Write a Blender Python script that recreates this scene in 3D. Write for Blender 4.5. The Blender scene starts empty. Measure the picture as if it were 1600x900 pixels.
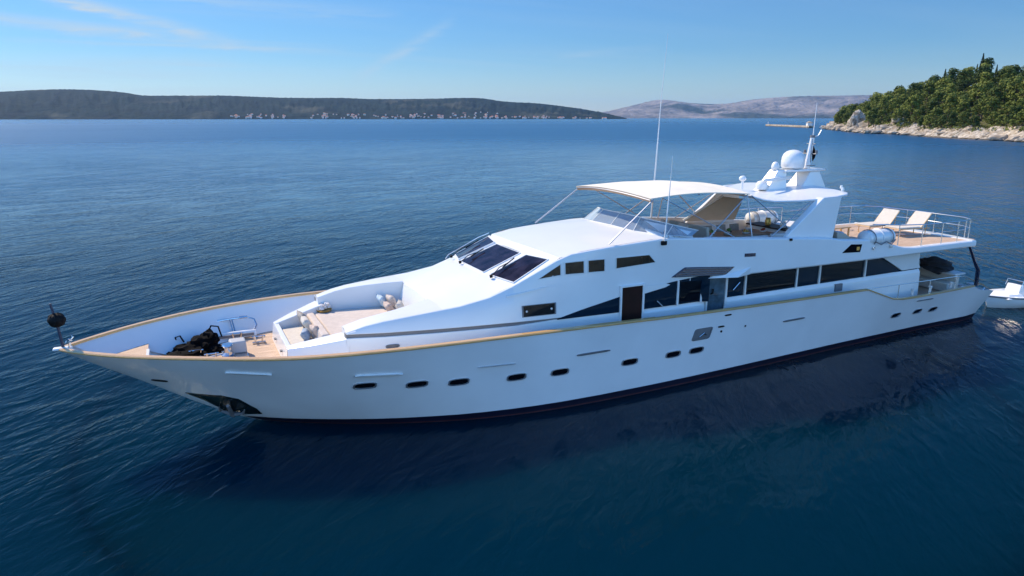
import bpy, bmesh, math, random
from mathutils import Vector, Matrix, noise
R = math.radians
scene = bpy.context.scene
col = scene.collection
random.seed(7)

# ------------------------------------------------------------------ camera
cam_d = bpy.data.cameras.new('camera')
cam = bpy.data.objects.new('camera', cam_d); col.objects.link(cam)
cam.location = (3.26, -21.5, 9.0)
cam.rotation_euler = (R(90 - 13.6), 0, R(-25.5))
cam_d.sensor_width = 36; cam_d.lens = 24.75
cam_d.clip_start = 0.1; cam_d.clip_end = 60000
scene.camera = cam

# ------------------------------------------------------------------ sun and sky
SUN_EL, SUN_AZ = 45.0, 118.0          # azimuth measured from +X (the stern) towards +Y (starboard)
sd = Vector((math.cos(R(SUN_EL)) * math.cos(R(SUN_AZ)), math.cos(R(SUN_EL)) * math.sin(R(SUN_AZ)), math.sin(R(SUN_EL))))
sl = bpy.data.lights.new('sun', 'SUN'); sl.energy = 3.45; sl.angle = R(0.53); sl.color = (1.0, 0.86, 0.67)
sun = bpy.data.objects.new('sun', sl); col.objects.link(sun)
sun.rotation_euler = sd.to_track_quat('Z', 'Y').to_euler()
world = bpy.data.worlds.new('World'); scene.world = world; world.use_nodes = True
wt = world.node_tree; wn = wt.nodes; wl = wt.links
for n in list(wn): wn.remove(n)
wout = wn.new('ShaderNodeOutputWorld'); wbg = wn.new('ShaderNodeBackground'); wbg.inputs[1].default_value = 0.10
sky = wn.new('ShaderNodeTexSky'); sky.sky_type = 'NISHITA'; sky.sun_disc = False
sky.sun_elevation = R(SUN_EL); sky.sun_rotation = R(90 - SUN_AZ)
sky.air_density = 1.0; sky.dust_density = 0.25; sky.ozone_density = 4.0; sky.altitude = 0
# thin high cloud: streaks laid out by direction on a flat layer high above the sea
tc = wn.new('ShaderNodeTexCoord'); sep = wn.new('ShaderNodeSeparateXYZ'); wl.new(tc.outputs['Generated'], sep.inputs[0])
def wmath(op, a, b=None, c=None, clamp=False):
    n = wn.new('ShaderNodeMath'); n.operation = op; n.use_clamp = clamp
    for i, v in enumerate((a, b, c)):
        if v is None: continue
        if isinstance(v, (int, float)): n.inputs[i].default_value = v
        else: wl.new(v, n.inputs[i])
    return n.outputs[0]
zc = wmath('ADD', wmath('MAXIMUM', sep.outputs[2], 0.0), 0.06)
px = wmath('DIVIDE', sep.outputs[0], zc); py = wmath('DIVIDE', sep.outputs[1], zc)
comb = wn.new('ShaderNodeCombineXYZ'); wl.new(px, comb.inputs[0]); wl.new(py, comb.inputs[1])
def cloud(rot, sc, lo, hi, seed, detail=6):
    m = wn.new('ShaderNodeMapping'); wl.new(comb.outputs[0], m.inputs[0])
    m.inputs['Rotation'].default_value = (0, 0, R(rot)); m.inputs['Scale'].default_value = sc
    m.inputs['Location'].default_value = (seed, seed * .7, 0)
    n = wn.new('ShaderNodeTexNoise'); wl.new(m.outputs[0], n.inputs[0])
    n.inputs['Scale'].default_value = 1.0; n.inputs['Detail'].default_value = detail; n.inputs['Distortion'].default_value = .6
    r = wn.new('ShaderNodeMapRange'); r.interpolation_type = 'SMOOTHSTEP'; wl.new(n.outputs[0], r.inputs[0])
    r.inputs[1].default_value = lo; r.inputs[2].default_value = hi
    return r.outputs[0]
c1 = cloud(20, (.10, .75, 1), .44, .72, 3.1)
c2 = cloud(-35, (.16, 1.3, 1), .48, .74, 9.4)
c3 = cloud(5, (.3, .5, 1), .35, .6, 5.0, 3)
cl = wmath('MULTIPLY', wmath('MAXIMUM', c1, c2), c3)
# streaks of cloud stand to the left (towards -X), the sky to the right is clear
side = wn.new('ShaderNodeMapRange'); wl.new(sep.outputs[0], side.inputs[0])
side.inputs[1].default_value = .35; side.inputs[2].default_value = -.25; side.inputs[3].default_value = .10; side.inputs[4].default_value = .5
low_ = wn.new('ShaderNodeMapRange'); wl.new(sep.outputs[2], low_.inputs[0]); low_.inputs[1].default_value = .20; low_.inputs[2].default_value = .34; low_.inputs[3].default_value = 1; low_.inputs[4].default_value = .05
cl = wmath('MULTIPLY', wmath('MULTIPLY', cl, low_.outputs[0]), side.outputs[0], clamp=True)
brg = wmath('ARCTAN2', wmath('SUBTRACT', wmath('MULTIPLY', sep.outputs[0], math.cos(R(25.5))), wmath('MULTIPLY', sep.outputs[1], math.sin(R(25.5)))),
            wmath('ADD', wmath('MULTIPLY', sep.outputs[0], math.sin(R(25.5))), wmath('MULTIPLY', sep.outputs[1], math.cos(R(25.5)))))
elv = wmath('ARCSINE', sep.outputs[2])
wsp = wn.new('ShaderNodeTexNoise'); wsp.inputs['Scale'].default_value = 1; wsp.inputs['Detail'].default_value = 7; wsp.inputs['Roughness'].default_value = .62; wsp.inputs['Distortion'].default_value = 1.2
wc = wn.new('ShaderNodeCombineXYZ'); wl.new(wmath('MULTIPLY', brg, 9.0), wc.inputs[0]); wl.new(wmath('MULTIPLY', elv, 70.0), wc.inputs[1]); wl.new(wc.outputs[0], wsp.inputs[0])
wob = wmath('MULTIPLY', wmath('SUBTRACT', wsp.outputs[0], .5), R(1.1))
def streak(b0, e0, b1, e1, width, amt):
    """a wisp of cirrus between two points of the sky (bearing and elevation in degrees)"""
    t = wmath('DIVIDE', wmath('SUBTRACT', brg, R(b0)), R(b1 - b0), clamp=True)
    d = wmath('DIVIDE', wmath('SUBTRACT', wmath('ADD', elv, wob), wmath('ADD', wmath('MULTIPLY', t, R(e1 - e0)), R(e0))), R(width))
    band = wmath('POWER', 2.718, wmath('MULTIPLY', wmath('MULTIPLY', d, d), -1.0))
    ends = wmath('MULTIPLY', wmath('MULTIPLY', t, wmath('SUBTRACT', 1.0, t)), 5.0, clamp=True)
    tex = wmath('MULTIPLY', wmath('SUBTRACT', wsp.outputs[0], .25), 2.2, clamp=True)
    return wmath('MULTIPLY', wmath('MULTIPLY', wmath('MULTIPLY', band, ends), tex), amt * 1.25)
for st_ in ((-47, 6.7, -20.5, 5.35, .36, .85), (-40, 9.6, -19, 4.9, .38, .9), (-36, 4.8, -12, 5.0, .18, .45), (-12.5, 2.7, -4.0, 7.4, .42, .42), (-34, 3.3, -20, 3.9, .6, .3), (-30, 8.0, -8, 7.6, .4, .35), (3, 4.6, 12, 5.2, .25, .2)):
    cl = wmath('ADD', cl, streak(*st_), clamp=True)
mixc = wn.new('ShaderNodeMix'); mixc.data_type = 'RGBA'
# air colour, and an added sky boost behind the camera (towards -Y) to fill the hull's shade
def vmul(v, c):
    n = wn.new('ShaderNodeVectorMath'); n.operation = 'MULTIPLY'; wl.new(v, n.inputs[0])
    if isinstance(c, tuple): n.inputs[1].default_value = c
    else: wl.new(c, n.inputs[1])
    return n.outputs[0]
s0 = vmul(sky.outputs[0], (.30, .47, .62))
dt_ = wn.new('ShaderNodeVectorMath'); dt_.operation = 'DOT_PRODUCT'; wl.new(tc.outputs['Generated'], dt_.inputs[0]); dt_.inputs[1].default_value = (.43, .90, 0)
rear_fill = wn.new('ShaderNodeMapRange'); rear_fill.interpolation_type = 'SMOOTHSTEP'; wl.new(dt_.outputs['Value'], rear_fill.inputs[0])
rear_fill.inputs[1].default_value = .45; rear_fill.inputs[2].default_value = -.45; rear_fill.inputs[3].default_value = 1.0; rear_fill.inputs[4].default_value = 3.45
deep = wn.new('ShaderNodeValToRGB'); wl.new(sep.outputs[2], deep.inputs[0])
e = deep.color_ramp.elements; e[0].position = 0.0; e[0].color = (1.0, 1.0, 1.0, 1); e[1].position = .16; e[1].color = (.88, 1.0, 1.06, 1)
e = deep.color_ramp.elements.new(.50); e.color = (.46, .82, 1.12, 1)
s0 = vmul(s0, deep.outputs[0])
# low glow near the horizon
glow = wn.new('ShaderNodeValToRGB'); wl.new(sep.outputs[2], glow.inputs[0])
g_ = glow.color_ramp.elements; g_[0].position = 0.0; g_[0].color = (1.22, .93, .83, 1); g_[1].position = .09; g_[1].color = (.72, .76, .80, 1)
s0 = vmul(vmul(s0, glow.outputs[0]), (1.60, 1.40, 1.28))
fill_tint = wn.new('ShaderNodeMix'); fill_tint.data_type = 'RGBA'; fill_tint.clamp_factor = True; wl.new(wmath('DIVIDE', wmath('SUBTRACT', rear_fill.outputs[0], 1.0), 2.2), fill_tint.inputs[0])
fill_tint.inputs[6].default_value = (1, 1, 1, 1); fill_tint.inputs[7].default_value = (1.44, 1.13, .93, 1)
s1 = vmul(vmul(s0, rear_fill.outputs[0]), fill_tint.outputs[2])
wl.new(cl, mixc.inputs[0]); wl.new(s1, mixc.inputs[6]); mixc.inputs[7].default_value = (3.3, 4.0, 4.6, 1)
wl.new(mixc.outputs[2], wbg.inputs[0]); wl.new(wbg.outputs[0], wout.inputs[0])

scene.view_settings.view_transform = 'Standard'; scene.view_settings.look = 'None'
scene.view_settings.exposure = 0.80; scene.view_settings.gamma = 1.0; scene.view_settings.use_curve_mapping = False
scene.render.engine = 'CYCLES'
scene.cycles.max_bounces = 8; scene.cycles.volume_bounces = 0

# ------------------------------------------------------------------ materials
def mat(name, colr, rough=.5, metal=0., coat=0., spec=.5, noise_amt=0., nscale=4., bump=0., bscale=60., emis=None, trans=0., alpha=1., stretch=(1, 1, 1)):
    m = bpy.data.materials.new(name); m.use_nodes = True
    nt = m.node_tree; b = nt.nodes['Principled BSDF']
    b.inputs['Base Color'].default_value = (*colr, 1); b.inputs['Roughness'].default_value = rough
    b.inputs['Metallic'].default_value = metal; b.inputs['Coat Weight'].default_value = coat; b.inputs['Coat Roughness'].default_value = .05
    b.inputs['Specular IOR Level'].default_value = spec; b.inputs['Transmission Weight'].default_value = trans; b.inputs['Alpha'].default_value = alpha
    t = nt.nodes.new('ShaderNodeTexCoord')
    mp = nt.nodes.new('ShaderNodeMapping'); nt.links.new(t.outputs['Object'], mp.inputs[0]); mp.inputs['Scale'].default_value = stretch
    n = nt.nodes.new('ShaderNodeTexNoise'); n.inputs['Scale'].default_value = nscale; n.inputs['Detail'].default_value = 6; nt.links.new(mp.outputs[0], n.inputs[0])
    amt = noise_amt if noise_amt else .05
    r = nt.nodes.new('ShaderNodeMapRange'); nt.links.new(n.outputs[0], r.inputs[0])
    r.inputs[1].default_value = .3; r.inputs[2].default_value = .7; r.inputs[3].default_value = 1 - amt; r.inputs[4].default_value = 1 + amt * .6
    mx = nt.nodes.new('ShaderNodeVectorMath'); mx.operation = 'SCALE'; mx.inputs[0].default_value = colr; nt.links.new(r.outputs[0], mx.inputs[3])
    nt.links.new(mx.outputs[0], b.inputs['Base Color'])
    if bump:
        n2 = nt.nodes.new('ShaderNodeTexNoise'); n2.inputs['Scale'].default_value = bscale; n2.inputs['Detail'].default_value = 4; nt.links.new(mp.outputs[0], n2.inputs[0])
        bp = nt.nodes.new('ShaderNodeBump'); bp.inputs['Strength'].default_value = bump; bp.inputs['Distance'].default_value = .02
        nt.links.new(n2.outputs[0], bp.inputs['Height']); nt.links.new(bp.outputs[0], b.inputs['Normal'])
    if emis: b.inputs['Emission Color'].default_value = (*emis, 1); b.inputs['Emission Strength'].default_value = 1
    return m
M = {}
M['white'] = mat('white gelcoat', (.76, .755, .74), .30, coat=.3, noise_amt=.04, nscale=.8)
M['hull'] = mat('white hull paint', (.78, .79, .80), .30, coat=.45, noise_amt=.07, nscale=.5, bump=.03, bscale=1.2)
M['offwhite'] = mat('worn white paint', (.70, .69, .67), .5, noise_amt=.1, nscale=3)
M['navy'] = mat('navy paint', (.008, .014, .04), .25, coat=.4, noise_amt=.1)
M['boot'] = mat('boot top paint', (.006, .007, .022), .4, noise_amt=.2, nscale=2)
M['redline'] = mat('antifouling red paint', (.10, .03, .03), .6, noise_amt=.3, nscale=2)
M['band'] = mat('dark green gloss band', (.003, .014, .028), .12, spec=.2)
M['glass'] = mat('black window glass', (.003, .004, .007), .05, spec=.22)
M['tint'] = mat('violet tinted windscreen glass', (.022, .018, .030), .05, spec=.18, noise_amt=.7, nscale=2.6)
M['wood'] = mat('varnished teak rail', (.62, .36, .13), .3, coat=.5, noise_amt=.2, nscale=6, stretch=(.3, 4, 4))
M['darkwood'] = mat('dark cabin wood', (.020, .004, .003), .5, spec=.2, noise_amt=.3, nscale=3)
M['tan'] = mat('tan side deck', (.42, .27, .17), .6, noise_amt=.15, nscale=6)
M['beige'] = mat('beige cushion fabric', (.62, .56, .48), .9, noise_amt=.08, nscale=10, bump=.3, bscale=120)
M['beige2'] = mat('pink beige cushion fabric', (.59, .50, .43), .9, noise_amt=.1, nscale=5, bump=.3, bscale=90)
M['cream'] = mat('cream canvas', (.76, .70, .58), .85, noise_amt=.05, nscale=2, bump=.2, bscale=6)
M['taupe'] = mat('taupe linen', (.36, .32, .28), .9, noise_amt=.15, nscale=14, bump=.3)
M['paleblue'] = mat('pale blue linen', (.48, .58, .64), .9, noise_amt=.15, nscale=14, bump=.3)
M['greyblue'] = mat('grey blue linen', (.34, .40, .46), .9, noise_amt=.3, nscale=9, bump=.3, stretch=(1, 1, 5))
M['pinkbeige'] = mat('pinkish linen', (.55, .43, .36), .9, noise_amt=.15, nscale=14, bump=.3)
M['chrome'] = mat('polished steel', (.62, .62, .63), .18, metal=1.0)
M['alloy'] = mat('brushed alloy', (.5, .5, .52), .4, metal=.8)
M['black'] = mat('black canvas cover', (.003, .003, .004), .9, spec=.1, noise_amt=.4, nscale=8, bump=.5, bscale=14)
M['rubber'] = mat('black rubber', (.006, .006, .007), .7, spec=.2)
M['darkpole'] = mat('dark blue painted pole', (.03, .035, .07), .4)
M['grey'] = mat('grey trim', (.16, .16, .17), .5)
M['panelgrey'] = mat('grey vinyl panel', (.42, .42, .42), .6, noise_amt=.06)
M['charcoal'] = mat('charcoal cushion fabric', (.035, .037, .045), .9, noise_amt=.3, nscale=5, bump=.5, bscale=18)
M['plate'] = mat('stainless pocket plate', (.018, .035, .038), .22, metal=.6, noise_amt=.7, nscale=2.5, bump=.6, bscale=3)
M['awn'] = mat('khaki awning lining', (.40, .37, .31), .9, noise_amt=.06)
M['gold'] = mat('brass', (.55, .34, .10), .35, metal=.8)
M['red'] = mat('red fruit', (.45, .07, .03), .5, noise_amt=.3, nscale=20)
M['leafg'] = mat('salad green', (.10, .20, .03), .7, noise_amt=.4, nscale=25)
M['petal'] = mat('white petals', (.72, .66, .62), .8, noise_amt=.1, nscale=20)

def teak():
    m = bpy.data.materials.new('laid teak deck'); m.use_nodes = True; nt = m.node_tree; b = nt.nodes['Principled BSDF']
    t = nt.nodes.new('ShaderNodeTexCoord'); s = nt.nodes.new('ShaderNodeSeparateXYZ'); nt.links.new(t.outputs['Object'], s.inputs[0])
    def mth(op, a, bb):
        n = nt.nodes.new('ShaderNodeMath'); n.operation = op
        for i, v in enumerate((a, bb)):
            if isinstance(v, (int, float)): n.inputs[i].default_value = v
            else: nt.links.new(v, n.inputs[i])
        return n.outputs[0]
    y = mth('MULTIPLY', s.outputs[1], 1 / .075); fr = mth('FRACT', y, 0); seam = mth('LESS_THAN', fr, .12)
    cmb = nt.nodes.new('ShaderNodeCombineXYZ'); nt.links.new(mth('MULTIPLY', s.outputs[0], .8), cmb.inputs[0]); nt.links.new(mth('FLOOR', y, 0), cmb.inputs[1])
    n = nt.nodes.new('ShaderNodeTexNoise'); nt.links.new(cmb.outputs[0], n.inputs[0]); n.inputs['Scale'].default_value = 1.3; n.inputs['Detail'].default_value = 4
    cr = nt.nodes.new('ShaderNodeValToRGB'); nt.links.new(n.outputs[0], cr.inputs[0])
    cr.color_ramp.elements[0].position = .3; cr.color_ramp.elements[0].color = (.46, .30, .19, 1)
    cr.color_ramp.elements[1].position = .7; cr.color_ramp.elements[1].color = (.66, .48, .34, 1)
    mx = nt.nodes.new('ShaderNodeMix'); mx.data_type = 'RGBA'; nt.links.new(seam, mx.inputs[0]); nt.links.new(cr.outputs[0], mx.inputs[6]); mx.inputs[7].default_value = (.16, .12, .09, 1)
    nt.links.new(mx.outputs[2], b.inputs['Base Color']); b.inputs['Roughness'].default_value = .65
    return m
M['teak'] = teak()

def clear_glass():
    m = bpy.data.materials.new('clear acrylic'); m.use_nodes = True; nt = m.node_tree
    for n in list(nt.nodes): nt.nodes.remove(n)
    o = nt.nodes.new('ShaderNodeOutputMaterial'); mx = nt.nodes.new('ShaderNodeMixShader'); tr = nt.nodes.new('ShaderNodeBsdfTransparent'); gl = nt.nodes.new('ShaderNodeBsdfPrincipled')
    tr.inputs[0].default_value = (.80, .86, .90, 1); gl.inputs['Base Color'].default_value = (.55, .62, .68, 1); gl.inputs['Roughness'].default_value = .08
    f = nt.nodes.new('ShaderNodeFresnel'); f.inputs[0].default_value = 1.5
    a = nt.nodes.new('ShaderNodeMath'); a.operation = 'ADD'; a.inputs[1].default_value = .22; nt.links.new(f.outputs[0], a.inputs[0])
    nt.links.new(a.outputs[0], mx.inputs[0]); nt.links.new(tr.outputs[0], mx.inputs[1]); nt.links.new(gl.outputs[0], mx.inputs[2]); nt.links.new(mx.outputs[0], o.inputs[0])
    return m
M['acrylic'] = clear_glass()

# ------------------------------------------------------------------ helpers
def tag(o, label=None, cat=None, group=None, kind=None):
    if label: o['label'] = label
    if cat: o['category'] = cat
    if group: o['group'] = group
    if kind: o['kind'] = kind
    return o
def empty(name, loc=(0, 0, 0), label=None, cat=None, group=None, rz=0):
    o = bpy.data.objects.new(name, None); col.objects.link(o); o.location = loc; o.rotation_euler = (0, 0, rz)
    o.empty_display_size = .2
    return tag(o, label, cat, group)
TWIN = {}
class MB:
    """collects shapes and links them as ONE mesh object"""
    def __init__(s): s.v = []; s.f = []; s.mi = []; s.cur = 0; s.mir = False
    def add(s, vs, fs):
        b = len(s.v); s.v += [tuple(v) for v in vs]; s.f += [tuple(i + b for i in f) for f in fs]; s.mi += [s.cur] * len(fs); return s
    def box(s, x0, x1, y0, y1, z0, z1):
        return s.add([(x0, y0, z0), (x1, y0, z0), (x1, y1, z0), (x0, y1, z0), (x0, y0, z1), (x1, y0, z1), (x1, y1, z1), (x0, y1, z1)],
                     [(0, 3, 2, 1), (4, 5, 6, 7), (0, 1, 5, 4), (1, 2, 6, 5), (2, 3, 7, 6), (3, 0, 4, 7)])
    def hexa(s, p):   # 8 points: bottom 4 ccw, top 4 ccw
        return s.add(p, [(0, 3, 2, 1), (4, 5, 6, 7), (0, 1, 5, 4), (1, 2, 6, 5), (2, 3, 7, 6), (3, 0, 4, 7)])
    def slab(s, pts, thick, d=None):  # polygon pts (3D) extruded by thick along normal (or d)
        n = d and Vector(d).normalized() or normal(pts)
        k = len(pts); a = [Vector(p) for p in pts]; b = [p + n * thick for p in a]
        return s.add(a + b, [tuple(range(k - 1, -1, -1)), tuple(range(k, 2 * k))] + [(i, (i + 1) % k, k + (i + 1) % k, k + i) for i in range(k)])
    def tube(s, pts, r, n=8, cap=True):
        P = [Vector(p) for p in pts]; rr = r if isinstance(r, (list, tuple)) else [r] * len(P); vs = []; fs = []
        up = None
        for i, p in enumerate(P):
            d = (P[min(i + 1, len(P) - 1)] - P[max(i - 1, 0)]).normalized()
            if up is None: up = Vector((0, 0, 1)) if abs(d.z) < .9 else Vector((1, 0, 0))
            a = d.cross(up).normalized(); b = a.cross(d).normalized(); up = b
            for k in range(n):
                t = 2 * math.pi * k / n; vs.append(p + a * (math.cos(t) * rr[i]) + b * (math.sin(t) * rr[i]))
        for i in range(len(P) - 1):
            for k in range(n): fs.append((i * n + k, i * n + (k + 1) % n, (i + 1) * n + (k + 1) % n, (i + 1) * n + k))
        if cap: fs += [tuple(range(n - 1, -1, -1)), tuple(range((len(P) - 1) * n, len(P) * n))]
        return s.add(vs, fs)
    def lathe(s, prof, c=(0, 0, 0), n=24):  # prof: (r,z)
        vs = []; fs = []
        for (r, z) in prof:
            for k in range(n):
                t = 2 * math.pi * k / n; vs.append((c[0] + r * math.cos(t), c[1] + r * math.sin(t), c[2] + z))
        for i in range(len(prof) - 1):
            for k in range(n): fs.append((i * n + k, i * n + (k + 1) % n, (i + 1) * n + (k + 1) % n, (i + 1) * n + k))
        return s.add(vs, fs + [tuple(range(n - 1, -1, -1)), tuple(range((len(prof) - 1) * n, len(prof) * n))])
    def loft(s, rows, close=False, cap=False):
        n = len(rows[0]); vs = [p for r in rows for p in r]; fs = []
        for i in range(len(rows) - 1):
            for k in range(n - (0 if close else 1)): fs.append((i * n + k, i * n + (k + 1) % n, (i + 1) * n + (k + 1) % n, (i + 1) * n + k))
        if cap: fs += [tuple(range(n - 1, -1, -1)), tuple(range((len(rows) - 1) * n, len(rows) * n))]
        return s.add(vs, fs)
    def pillow(s, c, w, h, t, rx=0, ry=0, rz=0, n=8, seed=0):
        m = Matrix.Translation(c) @ Matrix.Rotation(rz, 4, 'Z') @ Matrix.Rotation(ry, 4, 'Y') @ Matrix.Rotation(rx, 4, 'X')
        g = [[], []]
        for sgn in (0, 1):
            for i in range(n + 1):
                for j in range(n + 1):
                    a = i / n * 2 - 1; b = j / n * 2 - 1
                    k = (max(0, (1 - a ** 4) * (1 - b ** 4))) ** .5
                    pin = 1 - .10 * (1 - abs(a)) * abs(b) ** 2 - 0
                    pin2 = 1 - .10 * (1 - abs(b)) * abs(a) ** 2
                    z = t / 2 * k * (1 if sgn else -1) + .012 * noise.noise(Vector((a * 2 + seed, b * 2, sgn)))
                    g[sgn].append(m @ Vector((a * w / 2 * pin2, b * h / 2 * pin, z)))
        q = lambda i, j: i * (n + 1) + j
        for sgn in (0, 1):
            fs = [(q(i, j), q(i + 1, j), q(i + 1, j + 1), q(i, j + 1)) for i in range(n) for j in range(n)]
            if not sgn: fs = [f[::-1] for f in fs]
            s.add(g[sgn], fs)
        return s
    def blob(s, c, r, seed=0, amt=.2, sub=2, freq=1.5):
        bm = bmesh.new(); bmesh.ops.create_icosphere(bm, subdivisions=sub, radius=1)
        vs = []
        for v in bm.verts:
            d = 1 + amt * noise.noise(v.co * freq + Vector((seed * 3.1, seed, 0)))
            vs.append((c[0] + v.co.x * r[0] * d, c[1] + v.co.y * r[1] * d, c[2] + v.co.z * r[2] * d))
        fs = [tuple(v.index for v in f.verts) for f in bm.faces]; bm.free()
        return s.add(vs, fs)
    def flipped(s):
        t = MB(); t.v = [(v[0], -v[1], v[2]) for v in s.v]; t.f = [tuple(f[::-1]) for f in s.f]; t.mi = list(s.mi); return t
    def mirror(s, merge=False):
        """port shape -> merge: both sides in one mesh; else a twin object of its own is built for the starboard side"""
        if merge: t = s.flipped(); return s.add(t.v, t.f)
        s.mir = True; return s
    def build(s, name, m, parent=None, smooth=True, bevel=0, seg=2, angle=35, label=None, merge=False, loc=None, recalc=True):
        if s.mir:
            s.mir = False; kw = dict(smooth=smooth, bevel=bevel, seg=seg, angle=angle, label=label, merge=merge, loc=loc, recalc=recalc)
            t = s.flipped(); o = s.build(name, m, parent, **kw); q = t.build(name, m, TWIN.get(parent.name, parent) if parent else None, **kw); TWIN[o.name] = q
            return o
        me = bpy.data.meshes.new(name); me.from_pydata([tuple(v) for v in s.v], [], s.f)
        ms = m if isinstance(m, (list, tuple)) else [m]
        for k in ms: me.materials.append(k)
        if len(ms) > 1: me.polygons.foreach_set('material_index', s.mi)
        if merge or recalc:
            bm = bmesh.new(); bm.from_mesh(me)
            if merge: bmesh.ops.remove_doubles(bm, verts=bm.verts, dist=.0008)
            if recalc: bmesh.ops.recalc_face_normals(bm, faces=bm.faces)
            bm.to_mesh(me); bm.free()
        if smooth:
            me.polygons.foreach_set('use_smooth', [True] * len(me.polygons)); me.set_sharp_from_angle(angle=R(angle))
        me.update()
        o = bpy.data.objects.new(name, me); col.objects.link(o)
        if parent: o.parent = parent
        if loc: o.location = loc
        if bevel:
            bv = o.modifiers.new('bevel', 'BEVEL'); bv.width = bevel; bv.segments = seg; bv.limit_method = 'ANGLE'; bv.angle_limit = R(30); bv.harden_normals = False
        if label: o['label'] = label
        return o
def normal(pts):
    n = Vector((0, 0, 0)); k = len(pts)
    for i in range(k):
        a = Vector(pts[i]); b = Vector(pts[(i + 1) % k])
        n += Vector(((a.y - b.y) * (a.z + b.z), (a.z - b.z) * (a.x + b.x), (a.x - b.x) * (a.y + b.y)))
    return n.normalized()
def interp(x, xs, ys):
    if x <= xs[0]: return ys[0]
    for i in range(1, len(xs)):
        if x <= xs[i]:
            t = (x - xs[i - 1]) / (xs[i] - xs[i - 1]); return ys[i - 1] + (ys[i] - ys[i - 1]) * t
    return ys[-1]
def spl(x, xs, ys):
    # smooth (Catmull-Rom) interpolation
    n = len(xs)
    if x <= xs[0]: return ys[0]
    if x >= xs[-1]: return ys[-1]
    i = max(k for k in range(n - 1) if xs[k] <= x)
    def tg(k):
        if k == 0: return (ys[1] - ys[0]) / (xs[1] - xs[0])
        if k == n - 1: return (ys[-1] - ys[-2]) / (xs[-1] - xs[-2])
        return (ys[k + 1] - ys[k - 1]) / (xs[k + 1] - xs[k - 1])
    h = xs[i + 1] - xs[i]; t = (x - xs[i]) / h
    return ((2 * t ** 3 - 3 * t * t + 1) * ys[i] + (t ** 3 - 2 * t * t + t) * h * tg(i) + (-2 * t ** 3 + 3 * t * t) * ys[i + 1] + (t ** 3 - t * t) * h * tg(i + 1))
def frange(a, b, n): return [a + (b - a) * i / (n - 1) for i in range(n)]
# ================================================================== the yacht's hull
def sheer_b(X): return spl(X, [0, .5, 1.5, 2.5, 3.5, 4.5, 5.5, 6.5, 7.5, 9, 12, 15, 18, 21, 24, 27, 30, 34.4, 36.2],
                           [.04, .60, 1.44, 2.09, 2.62, 3.08, 3.43, 3.65, 3.77, 3.82, 3.83, 3.81, 3.78, 3.73, 3.65, 3.55, 3.44, 3.23, 3.08])
def sheer_z(X):
    if X < 27.1: return spl(X, [0, 3, 5.5, 7.5, 9, 12, 15, 18, 21, 24, 27.1], [2.93, 2.95, 2.90, 2.87, 2.83, 2.77, 2.71, 2.64, 2.59, 2.55, 2.51])
    return interp(X, [27.1, 28.7, 29.3, 30.2, 34.3, 34.7, 36.2], [2.51, 1.96, 1.87, 1.84, 1.85, 1.66, 1.42])
def wl_b(X): return spl(X, [4.8, 6, 7.5, 9, 11, 13.5, 17, 20, 23, 27.6, 32, 35, 36.2],
                        [.02, .85, 1.66, 2.32, 2.95, 3.32, 3.36, 3.24, 3.06, 2.78, 2.56, 2.50, 2.30])
def stem_x(z): return spl(z, [-1.2, 0, .17, .5, .96, 1.68, 2.23, 2.93], [7.0, 4.85, 4.45, 3.85, 3.08, 2.0, 1.1, 0.0])
def fade(Xs): return max(0, 1 - Xs / 15.0) ** 1.6
def hull_pt(Xs, t):
    """Xs: station along the sheer, t: 0 waterline .. 1 sheer (below 0: under water) -> port side point"""
    zs = sheer_z(Xs); z = zs * t if t >= 0 else t * 1.3
    f = fade(Xs)
    X = Xs + stem_x(max(z, -1.2)) * f
    Xw = Xs + 4.85 * f
    bw = wl_b(Xw); bs = sheer_b(Xs)
    if t >= 0:
        p = 1.15 - .1 * min(1, Xs / 10)
        b = bw + (bs - bw) * t ** p
        if Xs < .001: b = .03
    else:
        b = bw * (1 + t * .98) if t > -1 else 0.0
    if Xs > 35.2 and t >= 0: b -= .0 * (Xs - 35.2)
    return Vector((X, -b, z))
def hull_at(X, z):
    Xs = X; t = 0.5
    for _ in range(30):
        t = z / sheer_z(Xs); Xs += X - hull_pt(Xs, t).x
    return Xs, t
def hull_surf(X, z, off=0.0):
    Xs, t = hull_at(X, z); p = hull_pt(Xs, t)
    a = hull_pt(Xs + .05, t) - hull_pt(Xs - .05, t); b = hull_pt(Xs, min(1, t + .02)) - hull_pt(Xs, t - .02)
    n = a.cross(b).normalized()
    if n.y > 0: n = -n
    return p + n * off
yacht = empty('motor_yacht', (0, 0, 0), 'long white motor yacht with dark window band, lying bow left on calm blue water', 'yacht')

stations = [0.0, .12, .3, .5, .8, 1.2, 1.6, 2, 2.5, 3, 3.5, 4, 4.5, 5, 5.6, 6.2, 7, 7.8, 8.6, 9.5, 10.5, 11.5, 12.5, 13.5, 15, 17, 19, 21, 23, 25, 26.2, 27.1, 27.5, 28.1, 28.7, 29, 29.3, 30.2, 31.5, 33, 34.3, 34.7, 35.2, 35.7, 36.0]
levels = [-1.0, -.6, -.25, 0, .06, .12, .2, .3, .4, .5, .6, .7, .8, .9, 1.0]
h = MB()
h.loft([[hull_pt(x, t) for t in levels] for x in stations]); h.mirror(True)
# raked transom: closes between the two last stations
tp = [hull_pt(36.0, t) for t in levels]
h.add([*tp, *[Vector((p.x, -p.y, p.z)) for p in tp]], [(i, i + 1, len(tp) + i + 1, len(tp) + i) for i in range(len(tp) - 1)])
hull = h.build('hull', M['hull'], yacht, merge=True, angle=50)
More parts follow.
